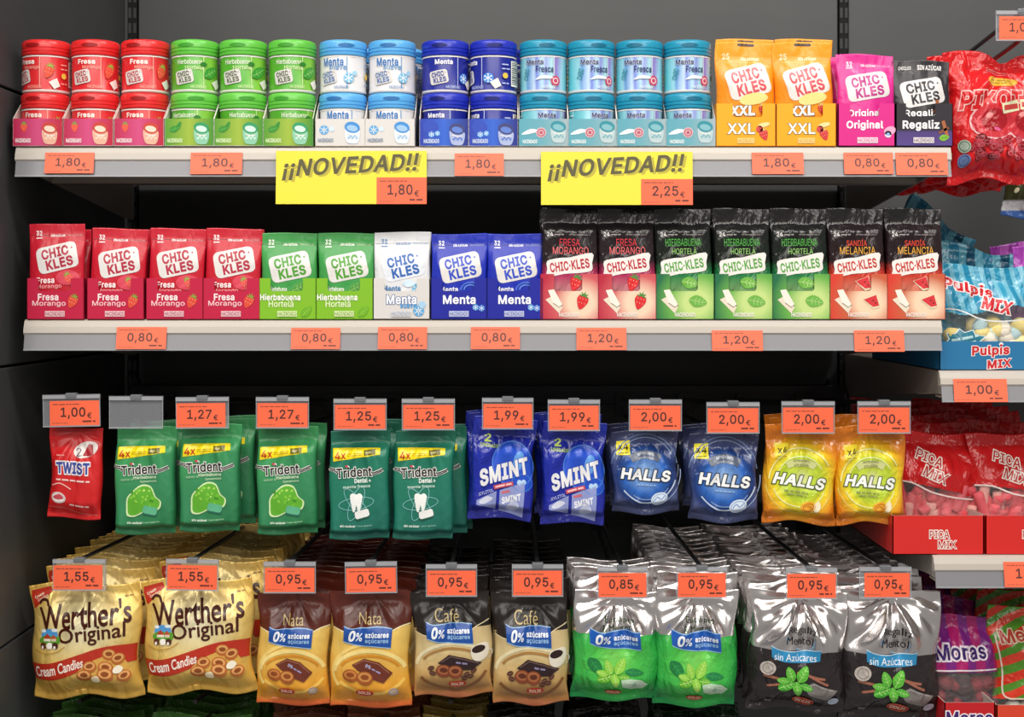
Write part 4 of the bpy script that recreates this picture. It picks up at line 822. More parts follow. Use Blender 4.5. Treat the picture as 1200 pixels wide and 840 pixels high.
FP = {'straw': (make_fpack('241a1e', 'b02a5c', 'e8c8b8', 'FRESA', 'MORANGO', 'dd3a48', 'ef6a6e', 'b8283a', dd_straw), fp_tray('s', 'b8203c', 'f0d3b8', 'd05a60', '8a1830', dd_straw)),
      'green': (make_fpack('141c16', '1f7a44', 'b9d890', 'HIERBABUENA', 'HORTELÃ', '55b04a', '9fd87a', '5aa048', dd_leaf), fp_tray('g', '186a44', 'c6de8a', '6ab04a', '124a30', dd_leaf)),
      'melon': (make_fpack('241418', 'c83828', 'f0c0a0', 'SANDÍA', 'MELANCIA', 'f0503c', 'f0b040', 'c03c34', dd_melon), fp_tray('m', 'd83a28', 'f6d4b4', 'c86040', 'a02820', dd_melon))}
FPN = {'straw': 'black and pink strawberry', 'green': 'black and green spearmint', 'melon': 'black and red watermelon'}
cnt = {}
for kind, cx, top in (('straw', 667, 245), ('straw', 734.5, 247), ('green', 802, 252), ('green', 870.5, 242), ('green', 938, 247), ('melon', 1004.5, 249), ('melon', 1072, 248)):
    i = cnt.get(kind, 0); cnt[kind] = i+1; x, y, z = P(cx, 374, 1.6); y = 1.594; pk_, tr_ = FP[kind]
    lab = '%s %s film pack tray on the lower shelf' % (ORD[i], FPN[kind])
    (moveto(tr_, (x, y, z), (0, 0, 0), lab) if i == 0 else dup(tr_, (x, y, z), (0, 0, 0), lab))['group'] = 'film pack trays on the lower shelf'
    rot = (-.02, math.radians(R.uniform(-.8, .8)), 0); loc = (x, y+.011, z+.0012+(372-253-top+4)*K*.15*0)
    lab = '%s %s gum film pack standing in its tray' % (ORD[i], FPN[kind])
    (moveto(pk_, loc, rot, lab) if i == 0 else dup(pk_, loc, rot, lab))['group'] = 'gum film packs on the lower shelf'
    p2 = dup(pk_, (x+R.uniform(-.001, .001), y+.032, z+.001), (-.02, 0, 0), '%s gum film pack behind the %s front one' % (FPN[kind], ORD[i])); p2['group'] = 'gum film packs on the lower shelf'

# bagged gum at the right end of the upper shelf
def big_bag(w, h, ground, t_, print_, cx, oy, seed, fin='film', st=.016):
    th = thing('gum_bag', 'x', 'gum bag'); b = Bag(w, h, t_, sb=.004, st=st, pe=3.2, pw=.6, nar=.03, rb=.012, rt=.035, hang=False, seed=seed, pleat=.0013, rip=.0012, wob=.001)
    b.body(th, ground, 'film_body'); a = Art(cx, oy, fin=fin); print_(a); a.build('front_print', th, b.surf); return th
def xxl_print(a):
    a.rrect(864, 52, 884, 55, 1.4, '4a3a30'); a.text('25', 851, 67, 8, 7, 'fbe6b8', bold=.03); a.text('SIN AZÚCAR', 879, 69.5, 22, 4.5, 'fdebc4', bold=.05); a.rect(846, 74, 903, 74.6, 'f7c460')  # first dark bar is painted for the darkness behind an uncut hang hole
    a.up(); logo(a, 876, 97, 51, 37, 'cf4a56', 'e0dbd6', 15); a.up(); a.ell(882, 118, 17, 7, 'f5dd8a', 10); a.up(); a.text('XXL', 869, 132, 30, 12, 'ffffff', bold=.06, out=('6a5a2c', .05)); strawberry(a, 893, 130, 7, 10, 'cc3a34', 'd9c07a')
xx_g = G('lin', [(0, 'f29a14'), (.6, 'f08c14'), (1, 'f6a01c')], (0, 0), (0, .11), 'film', .01, 30)
XB = big_bag(.064, .1125, xx_g, .02, xxl_print, 873, 172, 11)
def xxl_tray(a):
    a.text('XXL', 867.5, 151.5, 32, 12.5, 'fbf8f0', bold=.03, out=('8a7428', .045)); a.up(); strawberry(a, 894, 158, 7.5, 20, 'cf3436', 'e0c070'); a.ell(889, 152, 4, 4, 'd0484a'); a.ell(894, 147, 7, 2.6, 'f0dc9a', 12); a.up(2); maker_mark(a, 873, 165.5, 20, 6, 'd8860c', 'f7d88a')
XT = pouch_tray('x', .0642, .13, 50*K, 34*K, M('f5a80c', 'card'), 'd48a08', xxl_tray, nx=(-.22, .28), oy=172, cx=873)
for i, cx in enumerate((873, 943.5)):
    x, y, z = P(cx, 172, 1.6); y = 1.594
    tr = moveto(XT, (x, y, z), (0, 0, 0)) if i == 0 else dup(XT, (x, y, z), (0, 0, 0))
    tr['label'] = 'yellow orange tray of extra large gum, %s one' % ('left' if i == 0 else 'right'); tr['group'] = 'orange gum trays'
    loc = (x, y+.013, z+.0015-.003*i*0); b = moveto(XB, loc, (-.03, math.radians(.8), 0)) if i == 0 else dup(XB, loc, (-.02, math.radians(-1), 0))
    b['label'] = 'orange gum bag at the front of the %s orange tray' % ('left' if i == 0 else 'right'); b['group'] = 'orange gum bags'
    b2 = dup(XB, (x+.006, y+.042, z+.010), (-.03, 0, 0), 'orange gum bag standing taller behind the %s front one' % ('left' if i == 0 else 'right')); b2['group'] = 'orange gum bags'
def end_pouch(label, cx, h, ground, logo_ink, head, name, ray, outer, edge, extra, seed, ink='ffffff'):
    def pr(a):
        yt = 172-h/K; head(a, yt); a.up(); logo(a, cx+1, yt+38, 50, 31, logo_ink, 'dedada', 10); a.up(2)
        a.text(name, cx-2, 134.5, 40, 10, ink, bold=.03); extra(a, cx+20, 130)
    b = big_bag(.0625, h, M(ground, 'film'), .014, pr, cx, 172, seed, st=.010)
    def ta(a):
        a.text(name, cx-3, 147.5, 43, 12 if name != 'Regaliz' else 13, ink, bold=.04); a.up(); extra(a, cx+26, 154); a.up(3); maker_mark(a, cx, 165, 24, 6.5, ground, 'e9dfe6')
    tr = pouch_tray('e', .063, .12, 50*K, 35*K, outer, edge, ta, nx=(-.3, .2), oy=172, cx=cx)
    x, y, z = P(cx, 172, 1.6); y = 1.594
    moveto(tr, (x, y, z), (0, 0, 0), label+' tray at the right end of the upper shelf'); moveto(b, (x, y+.011, z+.001), (-.03, math.radians(.5), 0), label+' pouch at the right end of the upper shelf')
    dup(b, (x-.001, y+.028, z+.001), (-.03, 0, 0), label+' pouch behind the front one on the upper shelf')
def h_pink(a, yt): a.text('32', a.ox-19, yt+12, 7, 6, 'fbe8f4', bold=.03); a.rect(a.ox-23, yt+16, a.ox-15, yt+17, 'fbe8f4'); a.text('SIN AZÚCAR', a.ox+3, yt+13, 18, 3.5, 'fbe8f4', bold=.03); a.text('SEM AÇÚCAR', a.ox+21, yt+13, 16, 3.2, 'f0a0d0')
def h_blk(a, yt): a.text('CHICLES', a.ox-19, yt+9.5, 15, 4, 'dcd8d8', bold=.03); a.text('SIN AZÚCAR', a.ox+10, yt+8, 29, 7, 'f2efef', bold=.04)
def x_swirl(a, x, y): a.ell(x, y, 7, 5, 'f0a8c8', 20); a.ell(x-2, y+4, 4, 4, 'dfe4f4'); a.up(); a.ell(x-2, y+4, 2, 2, '8fb4e0')
def x_liq(a, x, y): a.rect(x-3, y-12, x+1, y+6, 'a86038', 15); a.rect(x-9, y-2, x+4, y+1, '8a4a2a', 30); a.up(); leaf(a, x-2, y+8, 12, 7, 10, '7fb83c', '4f8a24')
end_pouch('magenta original gum', 1015, .0995, 'd8288e', 'b83488', h_pink, 'Original', 0, M('d81f88', 'card'), 'b0186c', x_swirl, 21)
end_pouch('black liquorice gum', 1080.5, .093, '2a262c', '2a2830', h_blk, 'Regaliz', 0, G('lin', [(0, '54408a'), (.3, '4a3878'), (.36, '241f28'), (1, '241f28')], (0, 0), (0, .05), 'card'), '241f28', x_liq, 22)

# ------------------------------------------------------------------ bags on the hooks
def bag_thing(name, cat_, w, h, t, ground, arts, fin='film', back=None, parts='front_print', zones=(), **kw):
    th = thing(name, 'x', cat_); b = Bag(w, h, t, **kw); b.body(th, ground, 'film_body', zones=zones)
    for i, (nm, a, lb) in enumerate(arts):      # later prints lie above earlier ones
        a.items = [(v, t_, m_, L+2*i) for v, t_, m_, L in a.items]; a.build(nm, th, b.surf, label=lb, maxedge=.0025)
    return th
def hang(px, py, Z): return P(px, py, Z)
def four_band(a, q, c4, rect_, seed=0):
    a.poly(q, 'f2dc1e'); a.up(); a.text('4x', *c4, 'c0391e', rot=3, bold=.03); a.dashes(c4[0]+8, rect_[0]-2, c4[1]-2.2, .9, 'b8941c', rot=3, seed=seed); a.dashes(c4[0]+8, rect_[0]-2, c4[1]-.2, .9, 'b8941c', rot=3, seed=seed+1)
    a.rect(*rect_, '6f6a2c', rot=3); a.up(); a.dashes(rect_[0]+2, rect_[2]-2, (rect_[1]+rect_[3])/2, 2, 'b8b080', rot=3, seed=4); a.up()
def trident(a, cx, cy, ex, w=42, h=12.5):
    for d, c, t in ((0, 'f0eeea', 4.6), (-.9, '14201c', 1.5), (1.1, '14201c', 1.3)):
        a.line([(cx-ex[0], cy-3+d), (cx-w/2-2, cy-2+d), (cx-w/2+2, cy+1+d)], t, c); a.line([(cx+w/2-4, cy+1.5+d), (cx+w/2+3, cy+1.5+d), (cx+w/2+8, cy-.5+d), (cx+ex[1], cy-3+d)], t, c); a.up()
    a.text('Trident', cx, cy, w, h, '0f1210', rot=4, bold=.028, out=('f4f2ee', .055)); a.up()
    a.ell(cx-w*.22, cy-6.6, 1.6, 1.3, 'd8324a')
def mint_pile(a, cx, cy, r):
    pts = [(cx-r,cy+r*.4),(cx-r*.95,cy-.1*r),(cx-r*.6,cy-r*.5),(cx-r*.1,cy-r*.85),(cx+r*.45,cy-r*.75),(cx+r*.7,cy-r*.2),(cx+r,cy+r*.1),(cx+r*.85,cy+r*.55),(cx+r*.2,cy+r*.6),(cx-r*.5,cy+r*.9),(cx-r*.95,cy+r*.85)]
    a.blob([(cx+(x-cx)*1.1, cy+(y-cy)*1.12) for x, y in pts], 'cfeab0', 3); a.up(); a.blob(pts, '5fae30', 3); a.up(); rr = random.Random(2)
    for i in range(30):
        x, y = cx+rr.uniform(-.8, .8)*r, cy+rr.uniform(-.6, .7)*r
        if (x-cx)/r+abs(y-cy)/r < .95: a.ell(x, y, rr.uniform(1, 2.4), rr.uniform(.8, 1.6), rr.choice(['8fd04a', 'b4e070', '3f8f24', '74c034']), rr.uniform(0, 180), n=7)
    a.up()
def gum_piece(a, x, y, w, h, c, rot, sh='2a6a5a'):
    a.rrect(x-w/2, y-h/2+1.5, x+w/2, y+h/2+1.8, h*.3, sh, rot); a.up(); a.rrect(x-w/2, y-h/2, x+w/2, y+h/2, h*.3, c, rot); a.up()
# four-pack gum
def four_pack(kind):
    if kind == 'spearmint':
        cx, top, bot = 171, 500, 627
        a = Art(cx, top); a2 = Art(cx, top)
        four_band(a, [(139.7,522.5),(195,522),(196,529.5),(139.7,538)], (148,531,13,9), (176,524.6,189,530.6))
        trident(a2, 166, 549, (32, 35)); a2.text('sabor a', 152, 561, 14, 3.2, '9cc9a0', rot=4); a2.text('Hierbabuena', 173, 558, 27, 4, 'cfe3c4', rot=4, bold=.03); a2.text('Spearmint', 177, 563, 20, 3.6, 'b9d9b0', rot=4, bold=.02)
        a3 = Art(cx, top); mint_pile(a3, 171, 585, 19); gum_piece(a3, 179, 597, 17, 9, '5fb48a', -14); a3.text('sin azúcar', 161, 611, 19, 3, 'e8f4e4', bold=.04); a3.text('| sem açúcar', 181, 611, 18, 3, 'a9d4a8')
        g = G('lin', [(0, '2f7a4a'), (.3, '3f9a5c'), (.6, '36895a'), (1, '2a7a4c')], (-.03, 0), (.03, -.1), 'soft')
    else:
        cx, top, bot = 421, 503, 632
        a = Art(cx, top); a2 = Art(cx, top)
        four_band(a, [(389,523),(445.6,523.7),(445.6,531),(390.6,539)], (398.7,532,13,9), (427,525.5,440,531.6))
        trident(a2, 416, 551, (31, 34)); a2.text('Dental +', 426, 561, 20, 5.6, 'e4efe8', rot=4, bold=.05); a2.text('menta fresca', 419, 568, 32, 3.6, 'b9d4c8', rot=4, bold=.04)
        a3 = Art(cx, top)
        for rr_ in (0, 60, 120): a3.ring(418, 588, 21, 7, .8, '7fc0c0', rot=rr_+8)
        a3.up(); a3.blob([(411,579),(414,576),(418,577.5),(422,576),(425.5,579),(424.5,587),(422.5,597),(420,597),(418.5,590),(416.5,597),(414,597),(412,588)], 'eef2f0', 4); a3.up()
        gum_piece(a3, 425, 600, 17, 9, 'eceeec', 14, '1f5a4c'); a3.text('sin azúcar', 408, 614, 19, 3, 'e4efe8', bold=.04); a3.text('| sem açúcar', 428, 614, 18, 3, '8fbcb0')
        g = G('lin', [(0, '1f6f58'), (.5, '1f7a62'), (1, '1a6a5c')], (-.03, 0), (.03, -.1), 'soft')
    return bag_thing('gum_multipack', 'gum multipack', .0655, (bot-top)*K, .023, g, [('offer_band', a, 'yellow offer band'), ('brand_print', a2, None), ('flavour_print', a3, None)], sb=.006, st=.013, pe=9, pw=.32, nar=.01, rb=.006, rt=.016, seed=5, pleat=.0011, rip=.0016, wob=.0009, fold=.0012, pk=210)
NTH = ['first', 'second', 'third', 'fourth', 'fifth', 'sixth', 'seventh', 'eighth', 'ninth', 'tenth', 'eleventh', 'twelfth', 'thirteenth']
def stack(root, n, step, Z0, px, py, label, group, dx=0, jit=.002, full=1, first_shift=0, jr=1.5, dz=0):
    """copies of a bag further back on the same hook"""
    x0, y0, z0 = P(px, py, Z0); out = []; label = label.replace('hidden behind', 'behind').replace('in the stack behind', 'behind')
    for i in range(1, n+1):
        loc = (x0+dx*min(i, 3)+R.uniform(-jit, jit), y0+first_shift+step*i, z0+R.uniform(-jit, jit*.4)+dz*i)
        rot = (R.uniform(-.012, .012), math.radians(R.uniform(-jr, jr)), math.radians(R.uniform(-.6, .6)))
        lb = label.replace(' behind ', ', %s behind ' % NTH[i-1], 1) if ' behind ' in label else '%s, %s from its front' % (label, NTH[i])
        c = dup(root, loc, rot, lb, group, only=None if i <= full else ['film_body']); c.scale = (1, .68, 1); out.append(c)
    return out
def T_(x0, y0, x1, y1, price, label, hl, back, cardbox=None, rot=0):
    price_tag(x0, y0, x1, y1, price, label, rot, cardbox); hook((x0+x1)/2, y0, back, hl)
R3 = 468
T_(50,462,117,500,'1,00','price tag 1,00 euro above the small red twist bag','hook holding the small red twist bag',R3,(58,116),-1)
T_(128,464,191,502,None,'empty clear tag holder above the leftmost green gum pack','hook holding the leftmost green gum multipack',R3)
T_(206,465,268,502,'1,27','price tag 1,27 euro above the second green gum pack','hook holding the second green gum multipack',R3,(206.5,264),-.5)
T_(300,465,362,502,'1,27','price tag 1,27 euro above the third green gum pack','hook holding the third green gum multipack',R3)
T_(391,467,453,504,'1,25','price tag 1,25 euro above the left tooth gum pack','hook holding the left tooth gum multipack',R3)
T_(471,467,533,504,'1,25','price tag 1,25 euro above the right tooth gum pack','hook holding the right tooth gum multipack',R3)
T_(565,466,625,503,'1,99','price tag 1,99 euro above the left blue mint bag','hook holding the left blue mint bag',R3)
T_(642,468,703,505,'1,99','price tag 1,99 euro above the right blue mint bag','hook holding the right blue mint bag',R3)
T_(737,468,799,505,'2,00','price tag 2,00 euro above the left navy lozenge bag','hook holding the left navy lozenge bag',R3)
T_(828,471,890,508,'2,00','price tag 2,00 euro above the right navy lozenge bag','hook holding the right navy lozenge bag',R3)
T_(916,470,978,508,'2,00','price tag 2,00 euro above the left yellow lozenge bag','hook holding the left yellow lozenge bag',R3)
T_(1005,470,1067,508,'2,00','price tag 2,00 euro above the right yellow lozenge bag','hook holding the right yellow lozenge bag',R3)
R4 = 603
T_(62,655,124,692,'1,55','price tag 1,55 euro above the left gold cream candy bag','hook holding the left gold candy bags',R4,(62.5,120))
T_(195,655,256,692,'1,55','price tag 1,55 euro above the right gold cream candy bag','hook holding the right gold candy bags',R4,None,.8)
T_(309,658,370,695,'0,95','price tag 0,95 euro above the left brown cream bag','hook holding the left brown cream bags',R4)
T_(404,658,465,695,'0,95','price tag 0,95 euro above the right brown cream bag','hook holding the right brown cream bags',R4,None,-1)
T_(499,661,559,699,'0,95','price tag 0,95 euro above the left coffee bag','hook holding the left coffee bags',R4)
T_(600,661,660,699,'0,95','price tag 0,95 euro above the right coffee bag','hook holding the right coffee bags',R4)
T_(700,664,759,701,'0,85','price tag 0,85 euro above the left green eucalyptus bag','hook holding the left eucalyptus bags',R4)
T_(793,664,852,701,'0,95','price tag 0,95 euro above the right green eucalyptus bag','hook holding the right eucalyptus bags',R4)
T_(921,665,981,702,'0,95','price tag 0,95 euro above the left silver liquorice bag','hook holding the left liquorice bags',R4)
T_(1007,664,1068,701,'0,95','price tag 0,95 euro above the right silver liquorice bag','hook holding the right liquorice bags',R4,(1013,1066))

# twist
a = Art(91, 500); a.ell(103, 526, 15, 9.5, 'e8e0dc', 18); a.up(); a.text('2', 95, 529, 7, 10, '5a4a6a', 8, bold=0); a.poly([(100,533),(106,519),(111,520),(113,532),(106,534)], 'a8202c', L=a.L+1)
b_ = Art(91, 500); b_.text('TWIST', 88.5, 548, 40, 14, '3a4a9c', -2, bold=.05, shear=-.05, out=('ece8ea', .09)); b_.dashes(68, 109, 562.5, 2, 'f0c8c4', -3, 3); b_.dashes(68, 78, 533, 1.4, 'e89a94', 0, 5); b_.line([(63,569),(72,566),(80,569),(87,573)], 1.4, 'f0b4ae', smooth=3); b_.dashes(86, 112, 592, 1.8, 'f0c8c4', -4, 8); b_.line([(62,595),(80,596),(95,600),(119,603)], 1, 'd86a64', smooth=3)
c_ = Art(91, 500); c_.ell(72.5, 583.5, 9, 6.5, 'e8e0dc', -20); c_.up(); c_.blob([(66,583),(73,579),(79,584),(72,586)], 'c04858', 3); c_.ring(72.5, 583.5, 8, 5.6, .6, 'c8a0a0', -20)
tw = bag_thing('twist_bag', 'candy bag', .0575, .1, .018, M('cf1f22', 'soft'), [('offer_print', a, None), ('name_print', b_, None), ('gum_print', c_, None)], sb=.005, st=.012, pe=4, pw=.5, rb=.015, rt=.03, seed=12, pleat=.0012, fold=.0016, wob=.0012)
moveto(tw, P(91, 500, 1.617), (0, math.radians(1.5), math.radians(3)), 'small red twist candy bag hanging alone at the far left')

SP = four_pack('spearmint'); gl = 'green gum multipacks on hooks'
moveto(SP, P(172, 500, 1.62), (0, math.radians(.6), 0), 'leftmost green gum multipack with a leaf picture'); stack(SP, 2, .028, 1.62, 176, 496, 'green gum multipack hidden behind the leftmost one', gl, dx=.005, full=1)
SP2 = dup(SP, P(248, 497, 1.62), (0, math.radians(1), 0), 'second green gum multipack with a leaf picture'); stack(SP, 2, .027, 1.62, 250, 492, 'green gum multipack hidden behind the second one', gl, dx=.006, full=1)
SP3 = dup(SP, P(337, 500, 1.62), (0, math.radians(-.2), 0), 'third green gum multipack with a leaf picture, alone on its hook'); stack(SP, 1, .027, 1.62, 341, 498, 'green gum multipack hidden behind the third one', gl, dx=.003)
DN = four_pack('dental')
moveto(DN, P(422, 504, 1.62), (0, math.radians(.3), 0), 'left dark green gum multipack with a tooth picture'); stack(DN, 2, .027, 1.62, 425, 497, 'dark green tooth gum multipack behind the left one', gl, dx=.004, full=1)
dup(DN, P(498, 504, 1.62), (0, math.radians(1.2), 0), 'right dark green gum multipack with a tooth picture'); stack(DN, 2, .027, 1.62, 503, 501, 'dark green tooth gum multipack behind the right one', gl, dx=.006, full=1)

# double blue mint bag
cx, top = 590, 486
a = Art(cx, top); a.text('2', 571, 511, 8, 9, 'b8cf5a', bold=.04); a.text('UNIDADES', 575, 519.5, 24, 4, 'a8c05c', -5, bold=.04)
b_ = Art(cx, top); b_.ell(603, 541, 25, 27, '2450c8', 30); b_.up(); b_.ring(603, 540, 25, 27, 1.2, '4f86e0', 30); b_.blob([(605,530),(612,524),(617,530),(613,545),(603,545)], '5f9ae0', 3); b_.ell(614, 561, 12, 10, '1f4ec4'); b_.up(); b_.ring(614, 561, 12, 10, 1, '3f7ad8')
b_.ell(611, 561, 3, 3.4, 'b4d4f4'); b_.ell(616, 560, 2.6, 3, 'b4d4f4'); b_.up(2); b_.text('SMINT', 592, 549, 62, 20, 'e6e6ea', 17, bold=.055, shear=.2, out=('2c3fa8', .03)); b_.up(); b_.text('XYLITOL', 571, 574, 19, 4, 'b4bce8', 15, bold=.03); b_.up()
b_.rect(580, 563, 604, 568, 'c8505c', 15); b_.up(); b_.dashes(582, 602, 565.5, 2, 'f0c8cc', 15, 2)
c_ = Art(cx, top); c_.poly([(560,583),(584,573),(584,596),(560,588)], '8f9ad0'); c_.poly([(588,572),(617,560),(617,603),(588,598)], '8f9ad0'); c_.up(); c_.blob([(563,585),(572,579),(580,582),(570,588)], 'd8dcf0', 3); c_.blob([(596,592),(606,583),(612,590),(603,597)], 'c4cbea', 3); c_.rect(590, 572, 600, 575, 'c86a74', 15); c_.up(); c_.text('SMINT', 602, 581, 23, 8, 'eceef4', 18, bold=.05, shear=.2)
g = G('lin', [(0, '1a2896'), (.6, '1c2ca4'), (1, '2a3098')], (0, 0), (0, -.11), 'crinkle')
sm_ = bag_thing('mint_bag', 'candy bag', .0695, .1115, .02, g, [('count_print', a, None), ('brand_print', b_, None), ('box_window', c_, None)], sb=.009, st=.02, pe=6, pw=.4, rb=.008, rt=.02, seed=15, pleat=.0014, rip=.002, wob=.0014, fold=.0012)
moveto(sm_, P(592, 489, 1.62), (0, math.radians(3), 0), 'left dark blue mint bag with slanted white lettering'); stack(sm_, 2, .025, 1.62, 588, 484, 'dark blue mint bag behind the left one', 'blue mint bags on hooks', dx=-.003)
dup(sm_, P(673, 494, 1.62), (0, math.radians(1), 0), 'right dark blue mint bag with slanted white lettering'); stack(sm_, 2, .025, 1.62, 668, 486, 'dark blue mint bag behind the right one', 'blue mint bags on hooks', dx=-.002)

# lozenge bags
def lozenge(kind):
    if kind == 'navy':
        cx, top = 756, 503
        a = Art(cx, top); a.rect(723, 514.5, 739, 530.5, 'f0e23c'); a.up(); a.text('x4', 731, 521, 12, 7.5, '3c3818', bold=.03); a.dashes(725, 737, 528, 1.2, '8f8828', seed=2)
        b_ = Art(cx, top); b_.L = 1
        for r_, a0, a1, c, w in ((41, 190, 350, '6f86b4', 1.2), (37, 200, 330, '8fa4cc', .9), (38, 20, 140, 'c4d4ec', 1.6), (44, 0, 60, '9fb4dc', 1), (34, 40, 120, '7f9cd0', 1)): b_.ring(757, 548, r_, r_*.98, w, c, a0=a0, a1=a1)
        b_.ring(757, 548, 25, 18, 9, '5a6478', a0=225, a1=315); b_.up(); b_.text('REFRESCANTE', 757, 530, 20, 3, 'c8d0dc', bold=.02, arc=1.5); b_.text('SIN AZÚCAR', 757, 534.5, 18, 3, 'c8d0dc', bold=.02, arc=1.5)
        b_.up(); b_.text('HALLS', 757, 553.5, 60, 13.5, 'f2f4f6', -4, bold=.05, shear=.2, out=('12182c', .06)); b_.up(); b_.dashes(745, 768, 565, 1.4, '8fb4dc', -3, 4)
        c_ = Art(cx, top); c_.ell(772, 581, 10, 7, 'cfdcec', 15); c_.up(); c_.ring(772, 581, 8, 5, .8, '7f9cc8', 15); c_.line([(766,583),(770,579),(774,582),(778,578)], 1, '5f86bc', smooth=3)
        g = G('rad', [(0, 'c8dcf4'), (.14, '7fa8e0'), (.42, '2a62b8'), (.62, '1c3470'), (.78, '4c5682'), (1, '2c3050')], (0, -.046), (.050, .051), 'crinkle', .006, 60)
        return bag_thing('lozenge_bag', 'candy bag', .0735, .0895, .022, g, [('offer_sticker', a, 'yellow offer sticker'), ('brand_print', b_, None), ('lozenge_print', c_, None)], sb=.006, st=.014, pe=5, pw=.42, rb=.01, rt=.02, seed=17, pleat=.0016, rip=.002, wob=.0016, fold=.0014)
    cx, top = 941, 496
    a = Art(cx, top); a.rect(907, 518, 924.5, 535, 'f0dc3c'); a.up(); a.text('x4', 916, 526, 12, 7.5, '5a4c18', bold=.03); a.dashes(909, 922, 533, 1.2, 'a89828', seed=2)
    b_ = Art(cx, top); b_.L = 1
    for r_, a0, a1, c, w in ((37, 180, 330, 'f0f0a0', 1.4), (33, 20, 160, 'f4f4b0', 1.2), (41, 10, 170, 'e8d870', 1), (28, 200, 330, 'e4f0b0', 1)): b_.ring(940, 560, r_, r_, w, c, a0=a0, a1=a1)
    b_.ring(940, 556, 24, 17, 8, 'd0d490', a0=225, a1=315); b_.up(); b_.text('REFRESCANTE', 940, 538, 20, 3, '6f7440', bold=.02, arc=1.5); b_.text('SIN AZÚCAR', 940, 542.5, 18, 3, '6f7440', bold=.02, arc=1.5)
    b_.up(); b_.text('HALLS', 940, 561, 63, 14, 'f6f6f0', -5, bold=.05, shear=.2, out=('3f5a2c', .06)); b_.up(); b_.dashes(921, 950, 574, 1.8, '9aa45c', -5, 4); b_.dashes(924, 948, 578, 1.8, '9aa45c', -5, 6)
    c_ = Art(cx, top); c_.ell(951, 592, 10, 7, 'f0a830', 20); c_.ell(962, 590, 4, 7, 'f4e8c8', -20); c_.up(); c_.ring(951, 592, 7, 4.4, 1, 'b87018', 20); c_.line([(946,593),(950,590),(956,593)], 1, 'b87018', smooth=3)
    g = G('rad', [(0, 'f0f4b0'), (.2, 'c8dc4c'), (.4, 'b4cc34'), (.55, 'e8dc34'), (.72, 'eab022'), (.88, 'dd8420'), (1, 'c8701c')], (0, -.058), (.052, .056), 'crinkle', .005, 60)
    return bag_thing('lozenge_bag', 'candy bag', .0815, .107, .024, g, [('offer_sticker', a, 'yellow offer sticker'), ('brand_print', b_, None), ('lozenge_print', c_, None)], sb=.006, st=.016, pe=5, pw=.42, rb=.01, rt=.022, seed=19, pleat=.0016, rip=.0022, wob=.0016, fold=.0016)
HB = lozenge('navy'); lg_ = 'navy lozenge bags on hooks'; ly_ = 'yellow lozenge bags on hooks'
moveto(HB, P(755, 505, 1.62), (0, math.radians(-.5), 0), 'left navy blue lozenge bag with a yellow sticker'); stack(HB, 3, .026, 1.62, 755, 502, 'navy lozenge bag behind the left one', lg_, dx=-.001)
h2 = dup(HB, P(848, 508, 1.62), (0, math.radians(1), 0), 'right navy blue lozenge bag with a yellow sticker'); h2.scale = (1.04, 1, 1.07); stack(HB, 3, .026, 1.62, 845, 502, 'navy lozenge bag behind the right one', lg_)
HY = lozenge('yellow')
moveto(HY, P(940, 498, 1.622), (0, math.radians(3), 0), 'left yellow and orange lozenge bag, slightly tilted'); stack(HY, 3, .028, 1.62, 946, 492, 'yellow lozenge bag behind the left one', ly_, dx=.003)
h2 = dup(HY, P(1018, 499, 1.622), (0, math.radians(-.6), 0), 'right yellow and orange lozenge bag, hanging straight'); h2.scale = (.95, 1, 1); stack(HY, 2, .028, 1.62, 1012, 492, 'yellow lozenge bag behind the right one', ly_, dx=-.003)

# gold cream candy bag
cx, top = 101, 684
a = Art(cx, top); a.poly([(36.5,697),(38,690),(60,688),(62,694),(40,711),(38,711)], 'b8301c'); a.up(); a.text('Cream', 46, 697, 12, 3.4, 'f4e4c8', 22); a.text('Candies', 50, 700, 14, 3.4, 'f4e4c8', 22)
b_ = Art(cx, top); b_.text("Werther's", 101, 719, 110, 30, '46180c', 5, bold=.02, flare=1); b_.text('Original', 111, 742.5, 80, 24, '46180c', 5, bold=.014, flare=1); b_.line([(46,706),(50,702),(56,703),(58,709)], 3, '46180c', smooth=3); b_.dashes(148, 158, 698, 1.6, '8a6a24', 3, 3)
c_ = Art(cx, top); c_.ell(60, 745, 12, 10.5, 'f0dc90'); c_.up(); c_.ell(60, 742, 11, 7.5, '4f9ad8'); c_.up(); c_.ell(52, 737, 3, 2, 'e8f0f4'); c_.ell(66, 736, 4, 2, 'e8f0f4'); c_.blob([(48,746),(55,742),(64,743),(73,744),(72,752),(58,753),(49,751)], '5a9a2c', 3); c_.up()
c_.poly([(52,746),(57,740),(63,746)], 'b03824'); c_.rect(53, 746, 62, 749, 'e8dcc8'); c_.poly([(62,746),(65,741),(70,746)], 'c04c34'); c_.rect(63, 746, 69, 749, 'dccab0'); c_.up()
for k, x_ in enumerate((53, 61, 68)): c_.blob([(x_-3.4,752),(x_,750.5),(x_+3.2,752),(x_+2.8,757),(x_-2.6,757)], ['5a2c1c', 'f0ece4', '4a241a'][k], 3); c_.ell(x_-.6, 756, 1.5, 2, 'f0e8e0', n=8, L=c_.L+1)
c_.up(2); c_.line([(42,759),(55,763),(70,761),(80,755)], 1, 'b8902c', smooth=3)
d_ = Art(cx, top); top_e = [(36,776),(60,774),(93,766.5),(120,758),(140,755),(166,755)]; bot_e = [(166,776),(140,775),(120,777),(93,787),(65,793),(38,795)]
d_.poly(cat(top_e, 4, False)+cat(bot_e, 4, False), 'b8301c'); d_.up(); d_.text('Cream Candies', 71, 780.5, 62, 12, 'f6ece0', 10, bold=.02, shear=.15, flare=1)
e_ = Art(cx, top); e_.blob([(93,789),(108,776),(125,768),(138,764),(152,771),(158,782),(160,792),(150,799),(130,798),(105,797)], 'd8a850', 3); e_.up()
